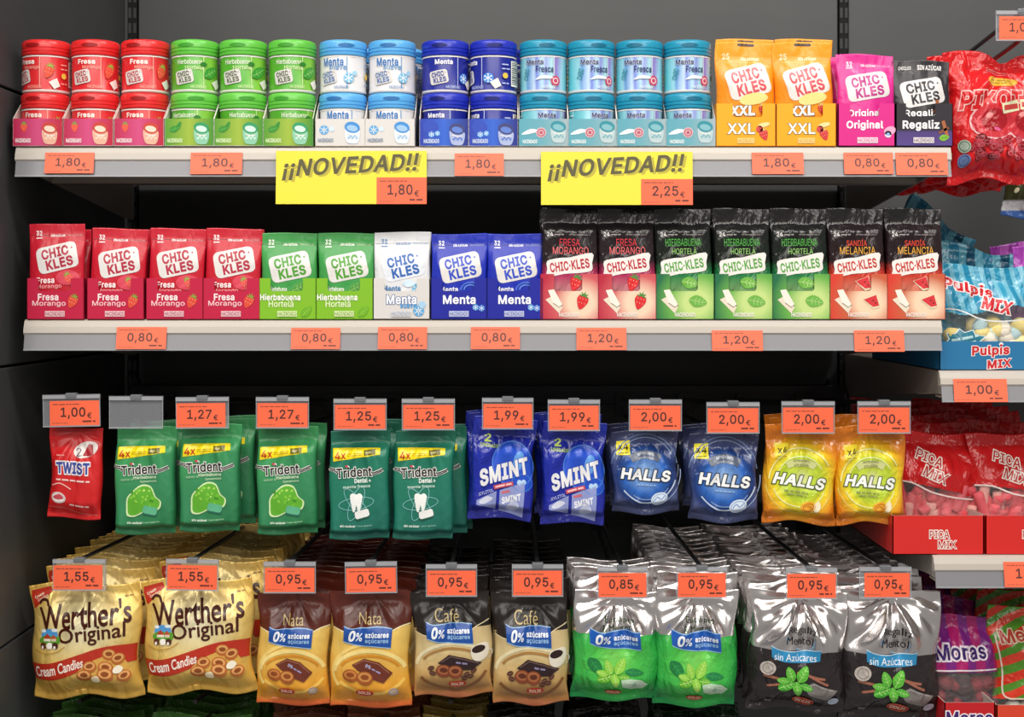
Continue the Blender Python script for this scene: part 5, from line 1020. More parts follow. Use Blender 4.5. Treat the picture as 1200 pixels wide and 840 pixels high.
for x_, y_, r_ in ((134,765,8.5),(145,770,8.5),(110,780,9),(130,780,9.5),(103,791,9.5),(151,790,8.5),(129,788,10)): candy(e_, x_, y_, r_, rot=R.uniform(-15, 15))
e_.blob([(140,780),(146,777),(151,781),(146,786),(139,785)], 'f4ecd8', 3); e_.blob([(112,793),(120,790),(122,797),(114,799)], 'f0e2bc', 3)
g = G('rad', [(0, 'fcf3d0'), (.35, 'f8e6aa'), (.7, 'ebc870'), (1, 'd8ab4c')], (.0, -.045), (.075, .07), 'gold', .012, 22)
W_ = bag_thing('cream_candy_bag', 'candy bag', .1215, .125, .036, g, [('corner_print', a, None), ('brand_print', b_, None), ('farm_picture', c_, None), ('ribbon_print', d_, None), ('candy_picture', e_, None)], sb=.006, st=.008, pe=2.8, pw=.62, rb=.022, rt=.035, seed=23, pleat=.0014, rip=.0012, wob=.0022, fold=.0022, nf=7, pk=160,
     back=None)
wg = 'gold cream candy bags in the hook stacks'
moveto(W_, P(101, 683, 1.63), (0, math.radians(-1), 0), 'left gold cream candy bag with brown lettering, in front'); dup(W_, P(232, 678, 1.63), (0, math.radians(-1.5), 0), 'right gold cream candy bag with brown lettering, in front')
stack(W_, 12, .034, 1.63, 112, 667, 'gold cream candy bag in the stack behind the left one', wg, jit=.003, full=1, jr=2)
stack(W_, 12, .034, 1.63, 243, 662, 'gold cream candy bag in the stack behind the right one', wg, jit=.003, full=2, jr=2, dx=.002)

def zero_banner(a, x0, y0, x1, y1, c0='1d4fa0', l1='azúcares', l2='açúcares', rim='9cc4ea'):
    w, h = x1-x0, y1-y0
    te = [(x0,y0),(x0+w*.15,y0+h*.12),(x0+w*.4,y0+h*.08),(x0+w*.7,y0+h*.02),(x1,y0+h*.12)]; be = [(x1,y1),(x0+w*.75,y1-h*.06),(x0+w*.45,y1-h*.1),(x0+w*.2,y1-h*.16),(x0,y1-h*.3)]
    a.poly(cat([(p[0], p[1]-1) for p in te], 3, False)+cat([(p[0], p[1]+1) for p in be], 3, False), rim); a.up(); a.poly(cat(te, 3, False)+cat(be, 3, False), c0); a.up()
    a.text('0', x0+w*.18, y0+h*.46, w*.14, h*.55, 'f2f6fa', bold=.05, shear=.2); a.text('%', x0+w*.33, y0+h*.50, w*.14, h*.4, 'f2f6fa', bold=.02, shear=.2)
    a.text(l1, x0+w*.7, y0+h*.38, w*.48, h*.27, 'f2f6fa', bold=.04); a.text(l2, x0+w*.7, y0+h*.68, w*.48, h*.27, '9cc4ea', bold=.03)
def swirl(a, cx, cy, s, cols):
    for k, (rx, ry, w, a0, a1, c) in enumerate(cols): a.ring(cx, cy, rx*s, ry*s, w*s, c, a0=a0, a1=a1, n=24)
# cream sweets
cx, top = 434, 690
g = G('lin', [(0, 'c85a2c'), (.05, 'd0662c'), (.1, 'd8902c'), (.3, 'e0a034'), (.62, 'e8c060'), (.8, 'eac468'), (1, 'e8c468')], (0, -.13), (0, -.02), 'film', .012, 30)
z_ = Art(cx, top); z_.poly([(386,689.5),(483,689.5),(482.5,728)]+cat([(482,728),(470,731),(455,738),(433,741),(410,739),(387,733)], 3, False)[1:]+[(386.2,733)], '5a2318'); z_.up(); z_.line(cat([(482,728),(470,731),(455,738),(433,741),(410,739),(387,733)], 3, False), 1.6, 'f4e4b0')
y_ = Art(cx, top); swirl(y_, 436, 785, 1, [(44,26,5,180,350,'f4dc8c'),(38,20,3,200,340,'d08a24'),(46,34,4,150,300,'f0d078'),(44,24,4,20,150,'eec25c')])
x_ = Art(cx, top); x_.text('Nata', 434, 722, 27, 13, 'e0c88c', bold=-.005, flare=1)
w_ = Art(cx, top); zero_banner(w_, 401, 731, 461, 755)
v_ = Art(cx, top); v_.poly([(413,776),(428,768),(447,772),(464,785),(452,796),(435,790),(420,782)], '6a2f20'); v_.up(); v_.line([(416,776),(428,770),(446,774),(460,785)], .8, 'a87058'); v_.text('0%', 433, 777, 7, 4, 'b8bce0', -20, bold=.04); v_.dashes(437, 449, 782, 1.6, '9c9cc8', -25, 3); v_.up(); candy(v_, 411.5, 789, 9.5, '9c5220', 'c07a3a', '8a4418'); candy(v_, 429, 790.5, 10, '9c5220', 'c88848', '8a4418')
v_.ell(428.5, 808, 11, 4, 'b82a20'); v_.up(); v_.text('DOLIS', 428.5, 808, 15, 4, 'f4d8b8', bold=.04); v_.ell(463, 808, 6, 5, 'd0b8a0', L=v_.L-1); v_.ring(463, 808, 5, 4, .8, '8a8aa0')
N_ = bag_thing('cream_sweet_bag', 'candy bag', .09, .1285, .03, g, [('top_band', z_, 'glossy brown top'), ('swirl_print', y_, None), ('name_print', x_, None), ('sugar_banner', w_, 'blue banner'), ('candy_picture', v_, None)], fin='crinkle', zones=[(lambda x, z: z > -.037-.007*abs(x)/.04*0, M('5a2318', 'film'), 1)], sb=.006, st=.01, pe=3, pw=.6, rb=.02, rt=.04, seed=31, pleat=.0016, rip=.0018, wob=.0015, fold=.0017, nf=8, pk=230)
ng = 'brown cream sweet bags in the hook stacks'
moveto(N_, P(435, 691, 1.63), (0, math.radians(.6), 0), 'right brown and caramel cream sweet bag, in front'); n2 = dup(N_, P(346, 694, 1.632), (0, math.radians(1.6), 0), 'left brown and caramel cream sweet bag, in front'); n2.scale = (.9, 1, .96)
stack(N_, 10, .034, 1.63, 350, 684, 'brown cream sweet bag behind the left one', ng, jit=.003); stack(N_, 10, .034, 1.63, 439, 684, 'brown cream sweet bag behind the right one', ng, jit=.003)

# coffee sweets
cx, top = 530, 692
g = G('lin', [(0, 'a85a38'), (.06, 'c0764c'), (.12, 'a8743c'), (.35, 'c8a468'), (.6, 'd8c490'), (.8, 'c8b080'), (1, 'c8b080')], (0, -.118), (0, -.02), 'film', .02, 26)
z_ = Art(cx, top); z_.poly([(483,691.5),(577,691.5),(576.5,724)]+cat([(576,724),(562,730),(545,738),(525,741),(500,740),(484,735)], 3, False)[1:]+[(483.3,735)], '211a18'); z_.up(); z_.line(cat([(576,724),(562,730),(545,738),(525,741),(500,740),(484,735)], 3, False), 1.2, 'e4d4ac')
y_ = Art(cx, top); swirl(y_, 530, 775, 1, [(44,26,4,180,340,'e8dcb4'),(38,20,3,200,340,'a87c44'),(44,30,4,20,150,'8a5a30')])
x_ = Art(cx, top); x_.text('Café', 525, 717, 29, 15, 'e0c88c', bold=-.005, flare=1)
w_ = Art(cx, top); zero_banner(w_, 499, 725, 555, 750)
v_ = Art(cx, top); v_.blob([(552,757),(558,752),(570,750),(573,757),(571,768),(562,772),(554,768)], 'e4dccc', 3); v_.up(); v_.ell(561, 757, 8, 4.5, '2c1a18', 10); v_.ring(573, 764, 4, 5, 1.4, 'dcd4c4', a0=-90, a1=90); v_.up()
v_.poly([(512,772),(526,762),(545,766),(566,774),(553,781),(530,779)], '2c1a1c'); v_.up(); v_.line([(516,771),(528,764),(545,768),(562,774)], .8, '7a605c'); v_.dashes(534, 548, 772, 2, '8c84a8', -10, 3); v_.up(); candy(v_, 519, 781, 9.5, '7a3c22', '9c5c38', '5a2818'); candy(v_, 533, 781.5, 9.5, '7a3c22', 'a06038', '5a2818')
for q in ((504,778,20),(506,784,-10),(547,785,15),(556,782,30),(552,788,0),(544,789,-20)): v_.ell(q[0], q[1], 4.2, 2.6, '4a2a20', q[2]); v_.line(rotp([(q[0]-3.6, q[1]), (q[0]+3.6, q[1])], q[:2], q[2]), .6, '8a6048', L=v_.L+1)
v_.up(2); v_.ell(535, 796, 11, 4, 'b82a20'); v_.up(); v_.text('DOLIS', 535, 796, 15, 4, 'f4d8b8', bold=.04)
C_ = bag_thing('coffee_sweet_bag', 'candy bag', .0865, .1135, .03, g, [('top_band', z_, 'glossy black top'), ('swirl_print', y_, None), ('name_print', x_, None), ('sugar_banner', w_, 'blue banner'), ('candy_picture', v_, None)], fin='crinkle', zones=[(lambda x, z: z > -.036, M('211a18', 'film'), 1)], sb=.006, st=.01, pe=3, pw=.6, rb=.02, rt=.035, seed=37, pleat=.0016, rip=.0018, wob=.0015, fold=.0017, nf=8, pk=230)
cg = 'black coffee sweet bags in the hook stacks'
moveto(C_, P(528, 694, 1.63), (0, math.radians(-2.2), 0), 'left black and beige coffee sweet bag, in front'); n2 = dup(C_, P(621, 695, 1.632), (0, math.radians(-.8), 0), 'right black and beige coffee sweet bag, in front'); n2.scale = (.97, 1, 1.07)
stack(C_, 8, .034, 1.63, 525, 688, 'black coffee sweet bag behind the left one', cg, jit=.003); stack(C_, 9, .034, 1.63, 624, 688, 'black coffee sweet bag behind the right one', cg, jit=.003)

def mint_sprig(a, cx, cy, r, c1='8fd048', c2='c4ec84', c3='5fb030'):
    for (dx, dy, L_, w, rt, c) in ((-.6, .35, 1.3, .75, 20, c3), (.5, -.55, 1.35, .7, 65, c1), (-.35, -.5, 1.15, .62, 110, c1), (.15, .55, 1.1, .6, -80, c1), (.75, .3, .9, .5, -10, c3), (-.85, .0, .9, .5, 170, c1)):
        leaf(a, cx+dx*r, cy+dy*r, L_*r, w*r, rt, c, c2)
# eucalyptus
cx, top = 816, 690
SILV = G('lin', [(0, 'd8d4d4'), (1, 'e8e4e4')], (0, -.06), (0, 0), 'foil')
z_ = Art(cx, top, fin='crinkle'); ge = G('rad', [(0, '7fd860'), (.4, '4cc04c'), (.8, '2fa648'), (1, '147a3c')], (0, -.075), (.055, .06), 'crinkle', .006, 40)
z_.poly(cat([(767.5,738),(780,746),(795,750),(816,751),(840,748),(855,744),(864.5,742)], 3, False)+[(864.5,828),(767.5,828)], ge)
x_ = Art(cx, top, fin='foil'); x_.text('Eucalipto', 820, 724, 34, 9, '3c5a30', bold=-.005, flare=1); x_.text('& Mentol', 816, 733.5, 32, 8, '3c5a30', bold=-.005, flare=1)
w_ = Art(cx, top); zero_banner(w_, 786, 736, 845, 760, '1c58b0')
v_ = Art(cx, top); leaf(v_, 791, 781, 24, 15, -50, '1c7a3c', '2f9c50'); leaf(v_, 837, 789, 22, 9, -12, '1f8044', '3fa860'); v_.up(2); mint_sprig(v_, 813, 789, 16); v_.up(3)
v_.poly([(822,797),(832,796),(846,800),(854,806),(848,813),(834,811),(824,806)], 'b4d0b4'); v_.up(); v_.ell(838, 805, 3, 3, '8fb49c'); v_.dashes(828, 850, 803, 1.2, 'e0ece0', -15, 3); v_.ell(814, 814, 10, 3.5, 'c04030'); v_.up(); v_.text('DOLIS', 814, 814, 14, 3.4, 'f4d8b8', bold=.04)
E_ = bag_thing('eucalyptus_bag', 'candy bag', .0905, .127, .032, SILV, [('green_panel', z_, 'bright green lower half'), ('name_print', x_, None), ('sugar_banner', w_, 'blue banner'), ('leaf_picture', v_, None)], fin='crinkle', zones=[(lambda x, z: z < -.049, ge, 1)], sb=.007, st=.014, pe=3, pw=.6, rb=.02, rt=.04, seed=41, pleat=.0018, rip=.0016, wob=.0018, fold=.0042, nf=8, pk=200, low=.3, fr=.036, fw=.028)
eg = 'silver topped eucalyptus bags in the hook stacks'
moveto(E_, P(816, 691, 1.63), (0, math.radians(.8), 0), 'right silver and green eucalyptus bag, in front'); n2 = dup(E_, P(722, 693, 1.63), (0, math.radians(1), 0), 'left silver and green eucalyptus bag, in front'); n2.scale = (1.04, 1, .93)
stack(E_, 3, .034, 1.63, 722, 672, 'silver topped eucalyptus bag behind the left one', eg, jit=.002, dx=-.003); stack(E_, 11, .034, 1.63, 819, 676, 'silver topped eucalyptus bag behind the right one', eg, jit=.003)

# liquorice
cx, top = 1045, 690
z_ = Art(cx, top, fin='crinkle'); z_.poly(cat([(985.5,757),(1000,770),(1020,777),(1045,780),(1070,777),(1090,769),(1104.5,760)], 3, False)+[(1104.5,842),(985.5,842)], '2a2426')
x_ = Art(cx, top, fin='foil'); x_.text('Regaliz', 1048, 737, 34, 12, '443c3c', bold=-.005, flare=1); x_.text('Mentol', 1046, 749.5, 32, 10, '443c3c', bold=-.005, flare=1)
w_ = Art(cx, top); te = cat([(1011,757),(1025,762),(1042,763),(1058,761),(1073,758)], 3, False); be = cat([(1073,772),(1058,776),(1042,777.5),(1025,776),(1013,771)], 3, False); w_.poly(te+be, '2f8cc0'); w_.up(); w_.line(te, 1, 'c8e0f0'); w_.text('sin Azúcares', 1042, 769, 52, 9.5, 'f2f6fa', 1, bold=-.002, flare=1, arc=-1.5)
v_ = Art(cx, top, fin='crinkle')
for q in ((1020,798,34,3.2,-14),(1022,806,30,3,4),(1062,792,36,3,-8),(1070,796,30,3,-24)): v_.rrect(q[0]-q[2]/2, q[1]-q[3]/2, q[0]+q[2]/2, q[1]+q[3]/2, 1.4, '9c6450', q[4]); v_.up()
v_.poly([(1053,806),(1065,799),(1095,810),(1084,822),(1060,816)], '7a7472'); v_.up(); v_.line([(1055,806),(1066,801),(1091,810)], .8, 'b4aeac'); mint_sprig(v_, 1043, 801, 18, '5cb83c', 'a8e07c', '48a434'); v_.up(3)
v_.ell(1009, 785, 9.5, 9, 'b8b0a8'); v_.up(); v_.ring(1009, 785, 6, 6, 1, '8a8280'); v_.ell(1054, 827, 13, 6, 'e8784c'); v_.up(); v_.ell(1054, 827, 12, 5.2, 'b82a20'); v_.up(); v_.text('DOLIS', 1054, 827, 18, 5, 'f4d8b8', bold=.04, shear=.1); v_.ell(1090, 824, 6.5, 5, 'b8c4d8', L=v_.L-1); v_.text('90g', 1011, 829, 8, 4, 'b8b0a8')
L_ = bag_thing('liquorice_bag', 'candy bag', .1105, .139, .036, SILV, [('black_panel', z_, 'black lower half'), ('name_print', x_, None), ('sugar_banner', w_, 'light blue banner'), ('leaf_picture', v_, None)], fin='crinkle', zones=[(lambda x, z: z < -.067, M('2a2426', 'crinkle'), 1)], sb=.007, st=.012, pe=3, pw=.6, rb=.02, rt=.04, seed=43, pleat=.0018, rip=.0016, wob=.0018, fold=.0052, nf=8, pk=180, low=.3, fr=.042, fw=.033)
lg2 = 'silver and black liquorice bags in the hook stacks'
moveto(L_, P(1045, 692, 1.635), (0, math.radians(2), 0), 'right silver and black liquorice bag, in front'); n2 = dup(L_, P(937, 693, 1.632), (0, math.radians(3), math.radians(-4)), 'left silver and black liquorice bag, in front'); n2.scale = (.97, 1, .93)
stack(L_, 11, .034, 1.635, 935, 676, 'silver and black liquorice bag behind the left one', lg2, jit=.004, jr=3); stack(L_, 10, .034, 1.635, 1036, 680, 'silver and black liquorice bag behind the right one', lg2, jit=.003, jr=3)

# lowest row: only the tops of the bags show
for k, (px, w, c, what, cat2) in enumerate(((92, .115, '4f7f3a', 'dark green', 0), (228, .115, '4f863c', 'dark green', 0), (352, .085, '9c6244', 'copper brown', 1), (446, .085, 'a86840', 'copper brown', 1), (528, .07, 'bca24c', 'dull gold', 2), (612, .08, '2a2624', 'black', 3), (712, .08, '2c2826', 'black', 3), (830, .1, '1f3a24', 'dark green', 0))):
    bt = bag_thing('sweet_bag', 'candy bag', w, .13, .028, M(c, 'crinkle'), [], seed=60+k, sb=.006, st=.016, fold=.003, pleat=.0018, wob=.003, rt=.03)
    pos = ['far left', 'left', 'left copper', 'right copper', 'dull gold', 'left black', 'right black', 'right green'][k]
    moveto(bt, P(px, 849, 1.69), (0, 0, 0), '%s bag front of the %s stack on the lowest row' % (what, pos)); stack(bt, 7, .034, 1.69, px, 849, '%s bag of the %s lowest stack' % (what, pos), 'bags of the %s stack on the lowest row' % pos, jit=.004, jr=2)
    hook(px, 822, 773, 'hook carrying the %s bag stack on the lowest row' % pos, Z=1.67)

# ------------------------------------------------------------------ neighbouring bay on the right
T_(1167,12,1230,48,'1,00','price tag above the red cherry candy bag at the top right','black double hook holding the red cherry candy bags',111,(1171,1226))
cx, top = 1173, 62
a = Art(cx, top, fin='crinkle'); a.text('Golosinas', 1165, 80, 24, 4, 'e89090', 4, flare=1); a.line([(1152,84),(1165,85.5),(1178,83)], .8, 'e89090'); a.blob([(1151,97),(1156,91),(1170,90),(1184,92),(1188,98),(1180,103),(1160,103)], 'd8a83c', 3); a.up(); a.dashes(1156, 1182, 95, 2, '8a7a1c', 0, 3); a.dashes(1158, 1180, 99, 1.6, '8a7a1c', 0, 5)
a.up(); a.text('PIKOTAS', 1171, 120, 106, 22, 'cf1c22', 0, bold=.05, out=('ecb0ac', .06), flare=0)
b_ = Art(cx, top, fin='crinkle')
for x_ in (1157, 1197): b_.ell(x_, 145, 27, 23, 'e8b4b8'); b_.up(); b_.ell(x_, 145, 25, 21, 'c8303c'); b_.up(); b_.ell(x_+1, 144, 15, 14, 'a01420'); b_.up(); b_.ell(x_-5, 138, 4, 3, 'e87878', 20); b_.ell(x_+4, 155, 4, 2, 'd85c8c', -20); b_.L -= 3
b_.up(4); b_.poly([(1166,125),(1186,120),(1188,133),(1168,137)], 'e0e0b8'); b_.poly([(1189,120),(1208,121),(1208,133),(1190,132)], 'e0e0b8'); b_.up(); b_.dashes(1169, 1186, 129, 6, 'c0403c', 8, 4); b_.dashes(1191, 1206, 126, 6, 'c0403c', 0, 6)
c_ = Art(cx, top, fin='crinkle'); rr = random.Random(5)
for i in range(60):
    x_, y_ = rr.uniform(1124, 1232), rr.uniform(165, 190); s_ = rr.uniform(3.5, 7); c_.ell(x_, y_, s_, s_*.8, rr.choice(['8a1420', 'a81c28', 'c0384a', '741018']), rr.uniform(0, 180), n=10, L=i % 6); c_.ring(x_, y_, s_*.5, s_*.4, .7, 'c05c68', n=8, L=6+i % 2)
c_.L = 9; c_.ell(1121, 173, 7.5, 7.5, 'a8b8a8'); c_.up(); c_.ring(1121, 173, 5.5, 5.5, .8, '4a6a50'); c_.L -= 1; c_.ell(1119, 189, 7.5, 7.5, '6a82b4'); c_.up(); c_.ring(1119, 189, 5.5, 5.5, .8, '2c3c6c')
PK = bag_thing('cherry_candy_bag', 'candy bag', .126, .1415, .034, M('cf161c', 'crinkle'), [('name_print', a, None), ('cherry_picture', b_, None), ('candy_picture', c_, None)], sb=.008, st=.01, pe=3, pw=.6, rb=.02, rt=.04, seed=51, pleat=.0022, rip=.002, wob=.003, fold=.003, notch=.010)
moveto(PK, P(1173, 62, 1.63), (0, math.radians(-1), 0), 'red cherry candy bag hanging in front at the top right')
for i, zz in enumerate((1.69, 1.74, 1.79)): c = dup(PK, P(1173+(1, -1, -2)[i], 62, 1.63), None, 'red cherry candy bag, %s behind the front one' % NTH[i], 'red cherry candy bags on the top right hook'); x0_, y0_, z0_ = P(1173, 60, 1.63); c.location = (x0_-.004*i, zz, z0_-.002*i); c.rotation_euler[1] = math.radians((2, -2, 1)[i]); c.scale = (1, .7, 1)
# nut mix bag
a = Art(1235, 100, fin='crinkle'); rr = random.Random(9)
for i in range(90):
    x_, y_ = rr.uniform(1176, 1292), rr.uniform(150, 234); s_ = rr.uniform(4, 7); a.ell(x_, y_, s_, s_*.6, rr.choice(['d8c890', 'e4dcb8', '7a4a20', '9a6a2c', '5a7a34', '8a3a1c']), rr.uniform(0, 180), n=9, L=i % 7)
NB = bag_thing('nut_mix_bag', 'snack bag', .13, .148, .03, G('lin', [(0, '3a62a8'), (.05, '3a62a8'), (.06, 'c8c8cc'), (.12, 'c8c8cc'), (.14, '3c3c20'), (.7, '44502c'), (1, '2a4a80')], (0, -.148), (0, 0), 'crinkle'), [('nut_picture', a, None)], sb=.007, st=.012, seed=53, pleat=.0016, fold=.002, wob=.002)
moveto(NB, P(1240, 104, 1.87), (0, 0, 0), 'bag of mixed nuts with a blue and white hem, cut by the right edge').scale = (1.1, 1, 1.1); hook(1240, 84, 128, 'hook holding the bag of mixed nuts', Z=1.84)

def candy_box(label, x0, x1, yt, yb, Z, depth, outer, deco, group=None):
    w = (x1-x0)*Z/F; h = (yb-yt)*Z/F; t = thing('candy_box', label, 'display box', (0, 0, 0)); t['edge'] = outer
    tray_body(t, w, depth, [(-w/2, 0), (w/2, 0), (w/2, h), (-w/2, h)], [(0, 0), (depth, 0), (depth, h), (0, h)], M(outer, 'card'), 'c9bfb6', .001); del t['edge']
    a = Art((x0+x1)/2, yb, Z/F, 'card'); deco(a); a.build('front_print', t, None)
    t.location = P((x0+x1)/2, yb, Z); return t
bx1 = candy_box('blue candy box with red lettering on the right shelf', 1101, 1292, 400, 434, 1.602, .3, '2372a4', lambda a: (a.text('Pulpis', 1161, 411, 44, 15, 'c8202c', 2, bold=.05, shear=.05, out=('f4ece8', .06)), a.up(), a.text('MIX', 1171, 426, 28, 10, 'c8202c', 5, bold=.05, shear=.1, out=('f4ece8', .07))))
def pica_txt(a, cx, cy, s=1, rot=0, ink='b03430'):
    p = rotp([(cx-5*s, cy-6*s)], (cx, cy), rot)[0]; q = rotp([(cx+4*s, cy+6*s)], (cx, cy), rot)[0]
    a.text('PICA', p[0], p[1], 23*s, 9*s, ink, rot, bold=.01, out=('f6ece4', .09)); a.up(); a.text('MIX', q[0], q[1], 21*s, 9*s, ink, rot, bold=.01, out=('f6ece4', .08))
candy_box('left red candy box at the right, reaching past the shelf end', 1046, 1153, 604, 650, 1.602, .26, 'd42824', lambda a: pica_txt(a, 1106, 632))
candy_box('right red candy box beside the left one, cut by the edge', 1155, 1264, 604, 650, 1.602, .26, 'd42824', lambda a: pica_txt(a, 1215, 632))
candy_box('red box under the purple berry candy bags at the bottom right', 1107, 1166, 823, 868, 1.602, .24, 'c01a22', lambda a: a.text('Moras', 1136, 841, 54, 15, '3a1c6c', 0, bold=.03, out=('f0e8f0', .07)))
candy_box('orange red box under the watermelon candy bags, bottom right corner', 1168, 1270, 826, 868, 1.602, .24, 'd8442c', lambda a: None or a.rect(1170, 860, 1268, 862, 'b8341c'))

def window_bag(name, w, h, t, ground, win, arts, seed, **kw):
    """bag whose lower front is clear film; win(x, z) says where"""
    kk = dict(sb=.006, st=.012, pe=3, pw=.6, rb=.02, rt=.04, seed=seed, pleat=.0016, rip=.0016, wob=.0018, fold=.002); kk.update(kw)
    return bag_thing(name, 'candy bag', w, h, t, ground, arts, zones=[(win, FILMC, 0)], **kk)
def stripes(c1, c2, c3, ang, per, fin='crinkle', ns=.004):
    a = math.radians(ang); return G('bands', [(0, c1), (.28, c2), (.5, c3), (.75, c2)], (0, 0), (per*math.cos(a), per*math.sin(a)), fin, ns, 20)
# marshmallow shapes: puffed blobs
def lump(name, label, group, pts_r, m, loc, rot, seed, cat_='candy'):
    V, Fc = lathe(pts_r, 12); r_ = random.Random(seed); V = [(x*(1+r_.uniform(-.06, .06)), y*(1+r_.uniform(-.06, .06)), z) for x, y, z in V]
    o = mesh(name, V, Fc, m, None, None, True); o.location = loc; o.rotation_euler = rot; return tag(o, label, cat_, group)
SUGAR = {}
def sugar(h):
    if h not in SUGAR:
        m, nt, b, tc = base_mat('sugar_'+h, 'satin'); b.inputs['Base Color'].default_value = hexc(h); b.inputs['Roughness'].default_value = .7
        n = nt.nodes.new('ShaderNodeTexNoise'); n.inputs['Scale'].default_value = 900; bp = nt.nodes.new('ShaderNodeBump'); bp.inputs['Distance'].default_value = .0008
        nt.links.new(tc.outputs['Object'], n.inputs['Vector']); nt.links.new(n.outputs['Fac'], bp.inputs['Height']); nt.links.new(bp.outputs[0], b.inputs['Normal']); SUGAR[h] = m
    return SUGAR[h]
def fill(th, w, z0, z1, n, kinds, label, group, seed, y=0, ry=.008, name='candy_piece', sp=1.0):
    """loose sweets lying inside a bag, each its own object"""
    r_ = random.Random(seed); L_ = th.matrix_basis if False else None; protos = []; M4 = Matrix.LocRotScale(Vector(th.location), th.rotation_euler, Vector((1, 1, 1))); placed = []
    k = 0; tries = 0
    while k < n and tries < 4000:
        tries += 1
        prof, h_, lay = kinds[k % len(kinds)]; x_ = r_.uniform(-w/2, w/2); z_ = r_.uniform(z0, z1); y_ = y+r_.uniform(-ry, ry)
        d = prof[len(prof)//2][0]*1.55
        if any((x_-q[0])**2+(z_-q[1])**2 < (d*1.15*sp)**2 for q in placed) and tries < 3000: continue
        placed.append((x_, z_)); rot = (math.radians(r_.uniform(-20, 20)), math.radians(r_.uniform(*lay)), r_.uniform(0, 6)); loc = M4 @ Vector((x_, y_, z_))
        if len(protos) < len(kinds): o = lump(name, label, group, prof, sugar(h_), loc, rot, k); protos.append(o)
        else:
            o = protos[k % len(kinds)].copy(); col.objects.link(o); o.location = loc; o.rotation_euler = rot
        k += 1
STICK = [(0, -.016), (.0045, -.016), (.0058, -.0148), (.006, -.008), (.0058, 0), (.006, .008), (.0058, .0148), (.0045, .016), (0, .016)]
BLOB = [(0, -.008), (.006, -.0075), (.010, -.003), (.0105, .002), (.007, .007), (0, .008)]
BERRY = [(0, -.009), (.006, -.008), (.0095, -.003), (.0095, .003), (.006, .008), (0, .009)]
SHELF1 = P(0, 434, 1.6)[2]; SHELF2 = P(0, 650, 1.6)[2]; SHELF3 = P(0, 868, 1.6)[2]

# blue striped bag of soft sweets
cx, bot = 1152, 404
a = Art(cx, bot, fin='crinkle'); a.text('Pulpis', 1130, 311, 58, 18, 'c8202c', -12, bold=.05, out=('f2e8e8', .07)); a.up(2); a.text('MIX', 1162, 331, 36, 16, 'c8202c', -12, bold=.06, shear=.1, out=('f2e8e8', .08))
b_ = Art(cx, bot, fin='crinkle'); b_.line([(1100,336),(1112,337),(1125,341),(1145,349),(1170,350),(1198,346)], 1.6, 'e8eef0', smooth=3); b_.up(); st = [(1100,377),(1106,370),(1104,363),(1113,364),(1118,358),(1124,363),(1134,361),(1137,368),(1149,371),(1141,377),(1143,384),(1132,385),(1124,388),(1117,384),(1106,386),(1107,380)]
b_.poly(rotp(st, (1124, 373), 5), 'd8e8ec'); b_.up(); b_.poly([(1124+(x-1124)*.92, 373+(y-373)*.9) for x, y in rotp(st, (1124, 373), 5)], '2f8098'); b_.up(); b_.dashes(1109, 1140, 370, 3, 'b8dce4', 10, 3); b_.dashes(1114, 1140, 377, 5, 'e0f0f4', 8, 5)
bs = stripes('1f86ac', '6fb4cc', '2f94b8', 12, .022)
PM = window_bag('soft_candy_bag', .104, .112, .034, bs, lambda x, z: .012 < z < .062+.006*math.sin(x*60), [('name_print', a, None), ('badge_print', b_, None)], 61, hang=False)
moveto(PM, (P(1152, 0, 1.64)[0]-.0005, 1.635, SHELF1+.002), (-.08, math.radians(1.5), 0), 'blue striped soft candy bag with a clear window, front of the blue box')
fill(PM, .082, .018, .05, 20, [(BLOB, 'f0e0a0', (0, 180)), (BLOB, 'f0dc88', (0, 180)), (BLOB, 'b4d4dc', (0, 180)), (BLOB, 'f0e8d8', (0, 180))], 'pastel soft candy piece in the window of the blue striped bag', 'pastel soft candies in the blue striped bag', 7, y=-.001, ry=.003, name='soft_candy')
PM2 = bag_thing('soft_candy_bag', 'candy bag', .1, .14, .02, stripes('1f7a9c', '5fa8c0', '1a5470', 8, .04), [], sb=.006, st=.014, seed=63, pleat=.003, fold=.004, wob=.004, rip=.003)
moveto(PM2, P(1108, 258, 1.83), (.1, math.radians(36), 0), 'crumpled blue bag leaning sideways behind the film packs')
dup(PM2, P(1152, 292, 1.74), (-.1, math.radians(8), 0), 'blue striped candy bag standing behind the front one in the blue box')
VM = bag_thing('violet_candy_bag', 'candy bag', .1, .13, .03, stripes('9a3ca4', 'b458b8', '8a2c94', 0, .05), [], sb=.006, st=.012, seed=65, pleat=.002, fold=.003, wob=.003)
moveto(VM, P(1237, 288, 1.66), (-.06, math.radians(3), 0), 'violet candy bag in the blue box, cut by the right edge'); dup(VM, P(1205, 286, 1.86), (0, 0, 0), 'violet candy bag at the back of the blue box')

# red bags of sugared sticks
def pica_bag(seed):
    a = Art(0, 0, 1.69/F, 'crinkle'); pica_txt(a, -6, -85, 1.35, -22, 'c02420')
    b_ = Art(0, 0, 1.69/F, 'crinkle'); b_.line([(-48,-68),(-30,-66),(-8,-56),(20,-50),(48,-50)], 1.8, 'f0dcd8', smooth=3)
    return window_bag('sugar_stick_bag', .1, .122, .04, M('cc1c20', 'crinkle'), lambda x, z: .008 < z < .059-.18*x-.010*math.exp(-(x/.02)**2)*0, [('name_print', a, None), ('window_rim', b_, None)], seed, hang=False, fold=.0015, wob=.002)
PB = pica_bag(71); pg = 'red sugar stick bags in the red boxes'
moveto(PB, (P(1088, 0, 1.69)[0], 1.665, SHELF2+.004), (-.12, math.radians(2), math.radians(-3)), 'front sugar stick bag in the left red box'); PB2 = dup(PB, (P(1197, 0, 1.65)[0], 1.66, SHELF2+.004), (-.1, math.radians(-3), math.radians(3)), 'front sugar stick bag in the right red box')
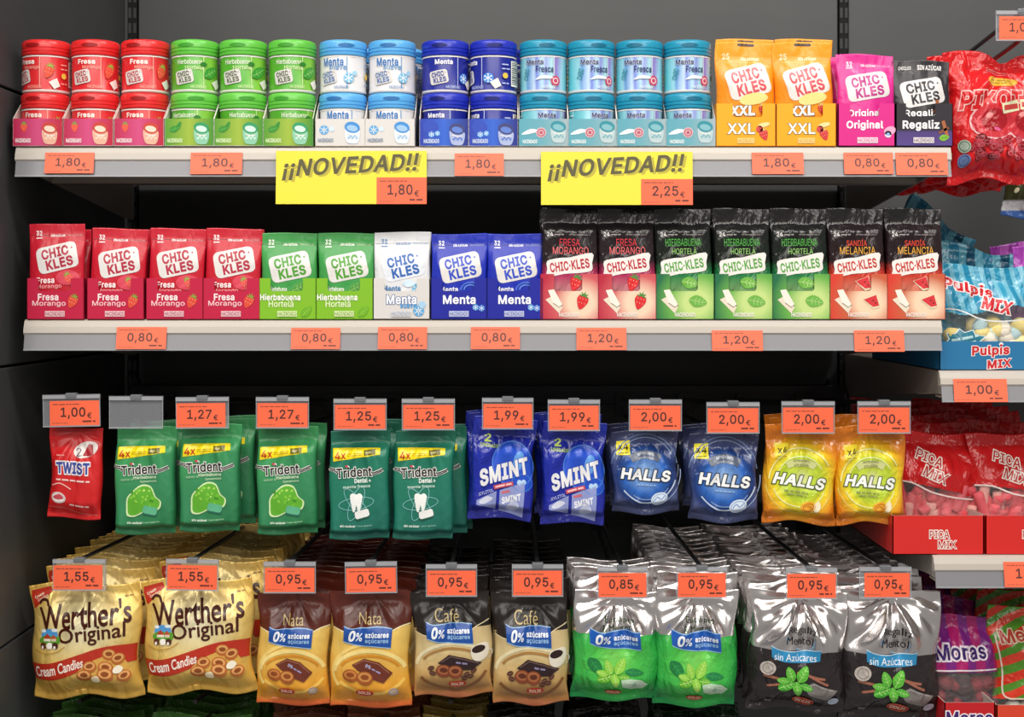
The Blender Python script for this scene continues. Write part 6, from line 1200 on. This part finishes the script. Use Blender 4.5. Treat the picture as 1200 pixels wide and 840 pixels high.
for i in range(4):
    for X0, nm in ((P(1092, 0, 1.72)[0], 'left'), (P(1180, 0, 1.70)[0], 'right')):
        c = dup(PB, (X0-.004*i+R.uniform(-.003, .003), 1.722+.045*i, SHELF2+.012+.005*i), (-.1+R.uniform(-.02, .02), math.radians(R.uniform(-3, 3)), 0), 'sugar stick bag, %s behind the front one in the %s red box' % (NTH[i], nm), pg, only=None if i == 0 else ['film_body']); c.scale = (1, .7, 1)
for bb, nm, sd in ((PB, 'left', 3), (PB2, 'right', 5)):
    for o_ in (STICK,): fill(bb, .082, .016, .056, 30, [(STICK, 'dc4a54', (-22, 18)), (STICK, 'd43e4a', (-26, 12)), (STICK, 'e0606a', (-12, 25)), (STICK, 'dc5660', (30, 80)), (STICK, 'e8a49c', (-15, 20))], 'pink sugared stick showing in the clear window of the %s red bag' % nm, 'sugared sticks in the %s red bag' % nm, sd, y=-.007, ry=.004, name='sugar_stick', sp=.8)

# purple berry bag
a = Art(0, 0, 1.67/F, 'crinkle'); a.text('Moras', 2, -85, 62, 17, '3a1c6c', 2, bold=.03, out=('f0e4f0', .09)); a.up(); a.line([(-45,-64),(45,-65)], 1.8, 'e8dce4')
MB = window_bag('berry_candy_bag', .095, .12, .036, stripes('b01c6c', '7c2480', 'a8206c', 5, .045), lambda x, z: .008 < z < .060, [('name_print', a, None)], 81, hang=False)
moveto(MB, (P(1116, 0, 1.67)[0], 1.65, SHELF3+.003), (-.08, math.radians(0), 0), 'purple berry candy bag with a clear window, front of the red box')
fill(MB, .075, .018, .054, 18, [(BERRY, '8a1c2c', (0, 180)), (BERRY, '7c1424', (0, 180)), (BERRY, '3c1420', (0, 180))], 'dark red berry sweet in the window of the purple bag', 'berry sweets in the purple bag', 4, y=-.002, ry=.003, name='berry_sweet')
for i in range(4): c = dup(MB, (P(1118, 0, 1.67)[0]+.003*i, 1.71+.045*i, SHELF3+.012+.004*i), (-.06, math.radians((6, -6, 3, -3)[i]), 0), 'purple berry candy bag, %s behind the front one' % NTH[i], 'purple berry candy bags in the red box', only=['film_body']); c.scale = (1, .7, 1)
# watermelon bag
a = Art(0, 0, 1.66/F, 'crinkle'); a.line([(-46,-105),(-45,-70),(-46,-45),(-40,-34),(-20,-32),(46,-33)], 1.8, 'e0d0c0', smooth=3); a.text('Melones', -2, -108, 80, 15, 'b84030', 8, bold=.03, out=('e0d0b8', .06))
ME = window_bag('watermelon_candy_bag', .103, .132, .036, stripes('c8301c', '4f8a28', 'd8402a', -62, .034, ns=.012), lambda x, z: .008 < z < .032, [('name_print', a, None)], 85, hang=False)
moveto(ME, (P(1212, 0, 1.66)[0], 1.65, SHELF3+.003), (-.08, math.radians(-1), 0), 'red and green watermelon candy bag in front, cut by the edge')
fill(ME, .08, .016, .03, 9, [(BLOB, 'c8dca8', (0, 90)), (BLOB, 'c86058', (0, 90)), (BLOB, 'e8e8dc', (0, 90))], 'green and red melon sweet in the window of the watermelon bag', 'melon sweets in the watermelon bag', 9, y=-.002, ry=.003, name='melon_sweet')
for i in range(4): c = dup(ME, (P(1208, 0, 1.66)[0]-.002*i, 1.705+.045*i, SHELF3+.010+.004*i), (-.05, math.radians((3, -4, 5, 0)[i]), 0), 'watermelon candy bag, %s behind the front one' % NTH[i], 'watermelon candy bags in the orange box', only=['film_body']); c.scale = (1, .7, 1)
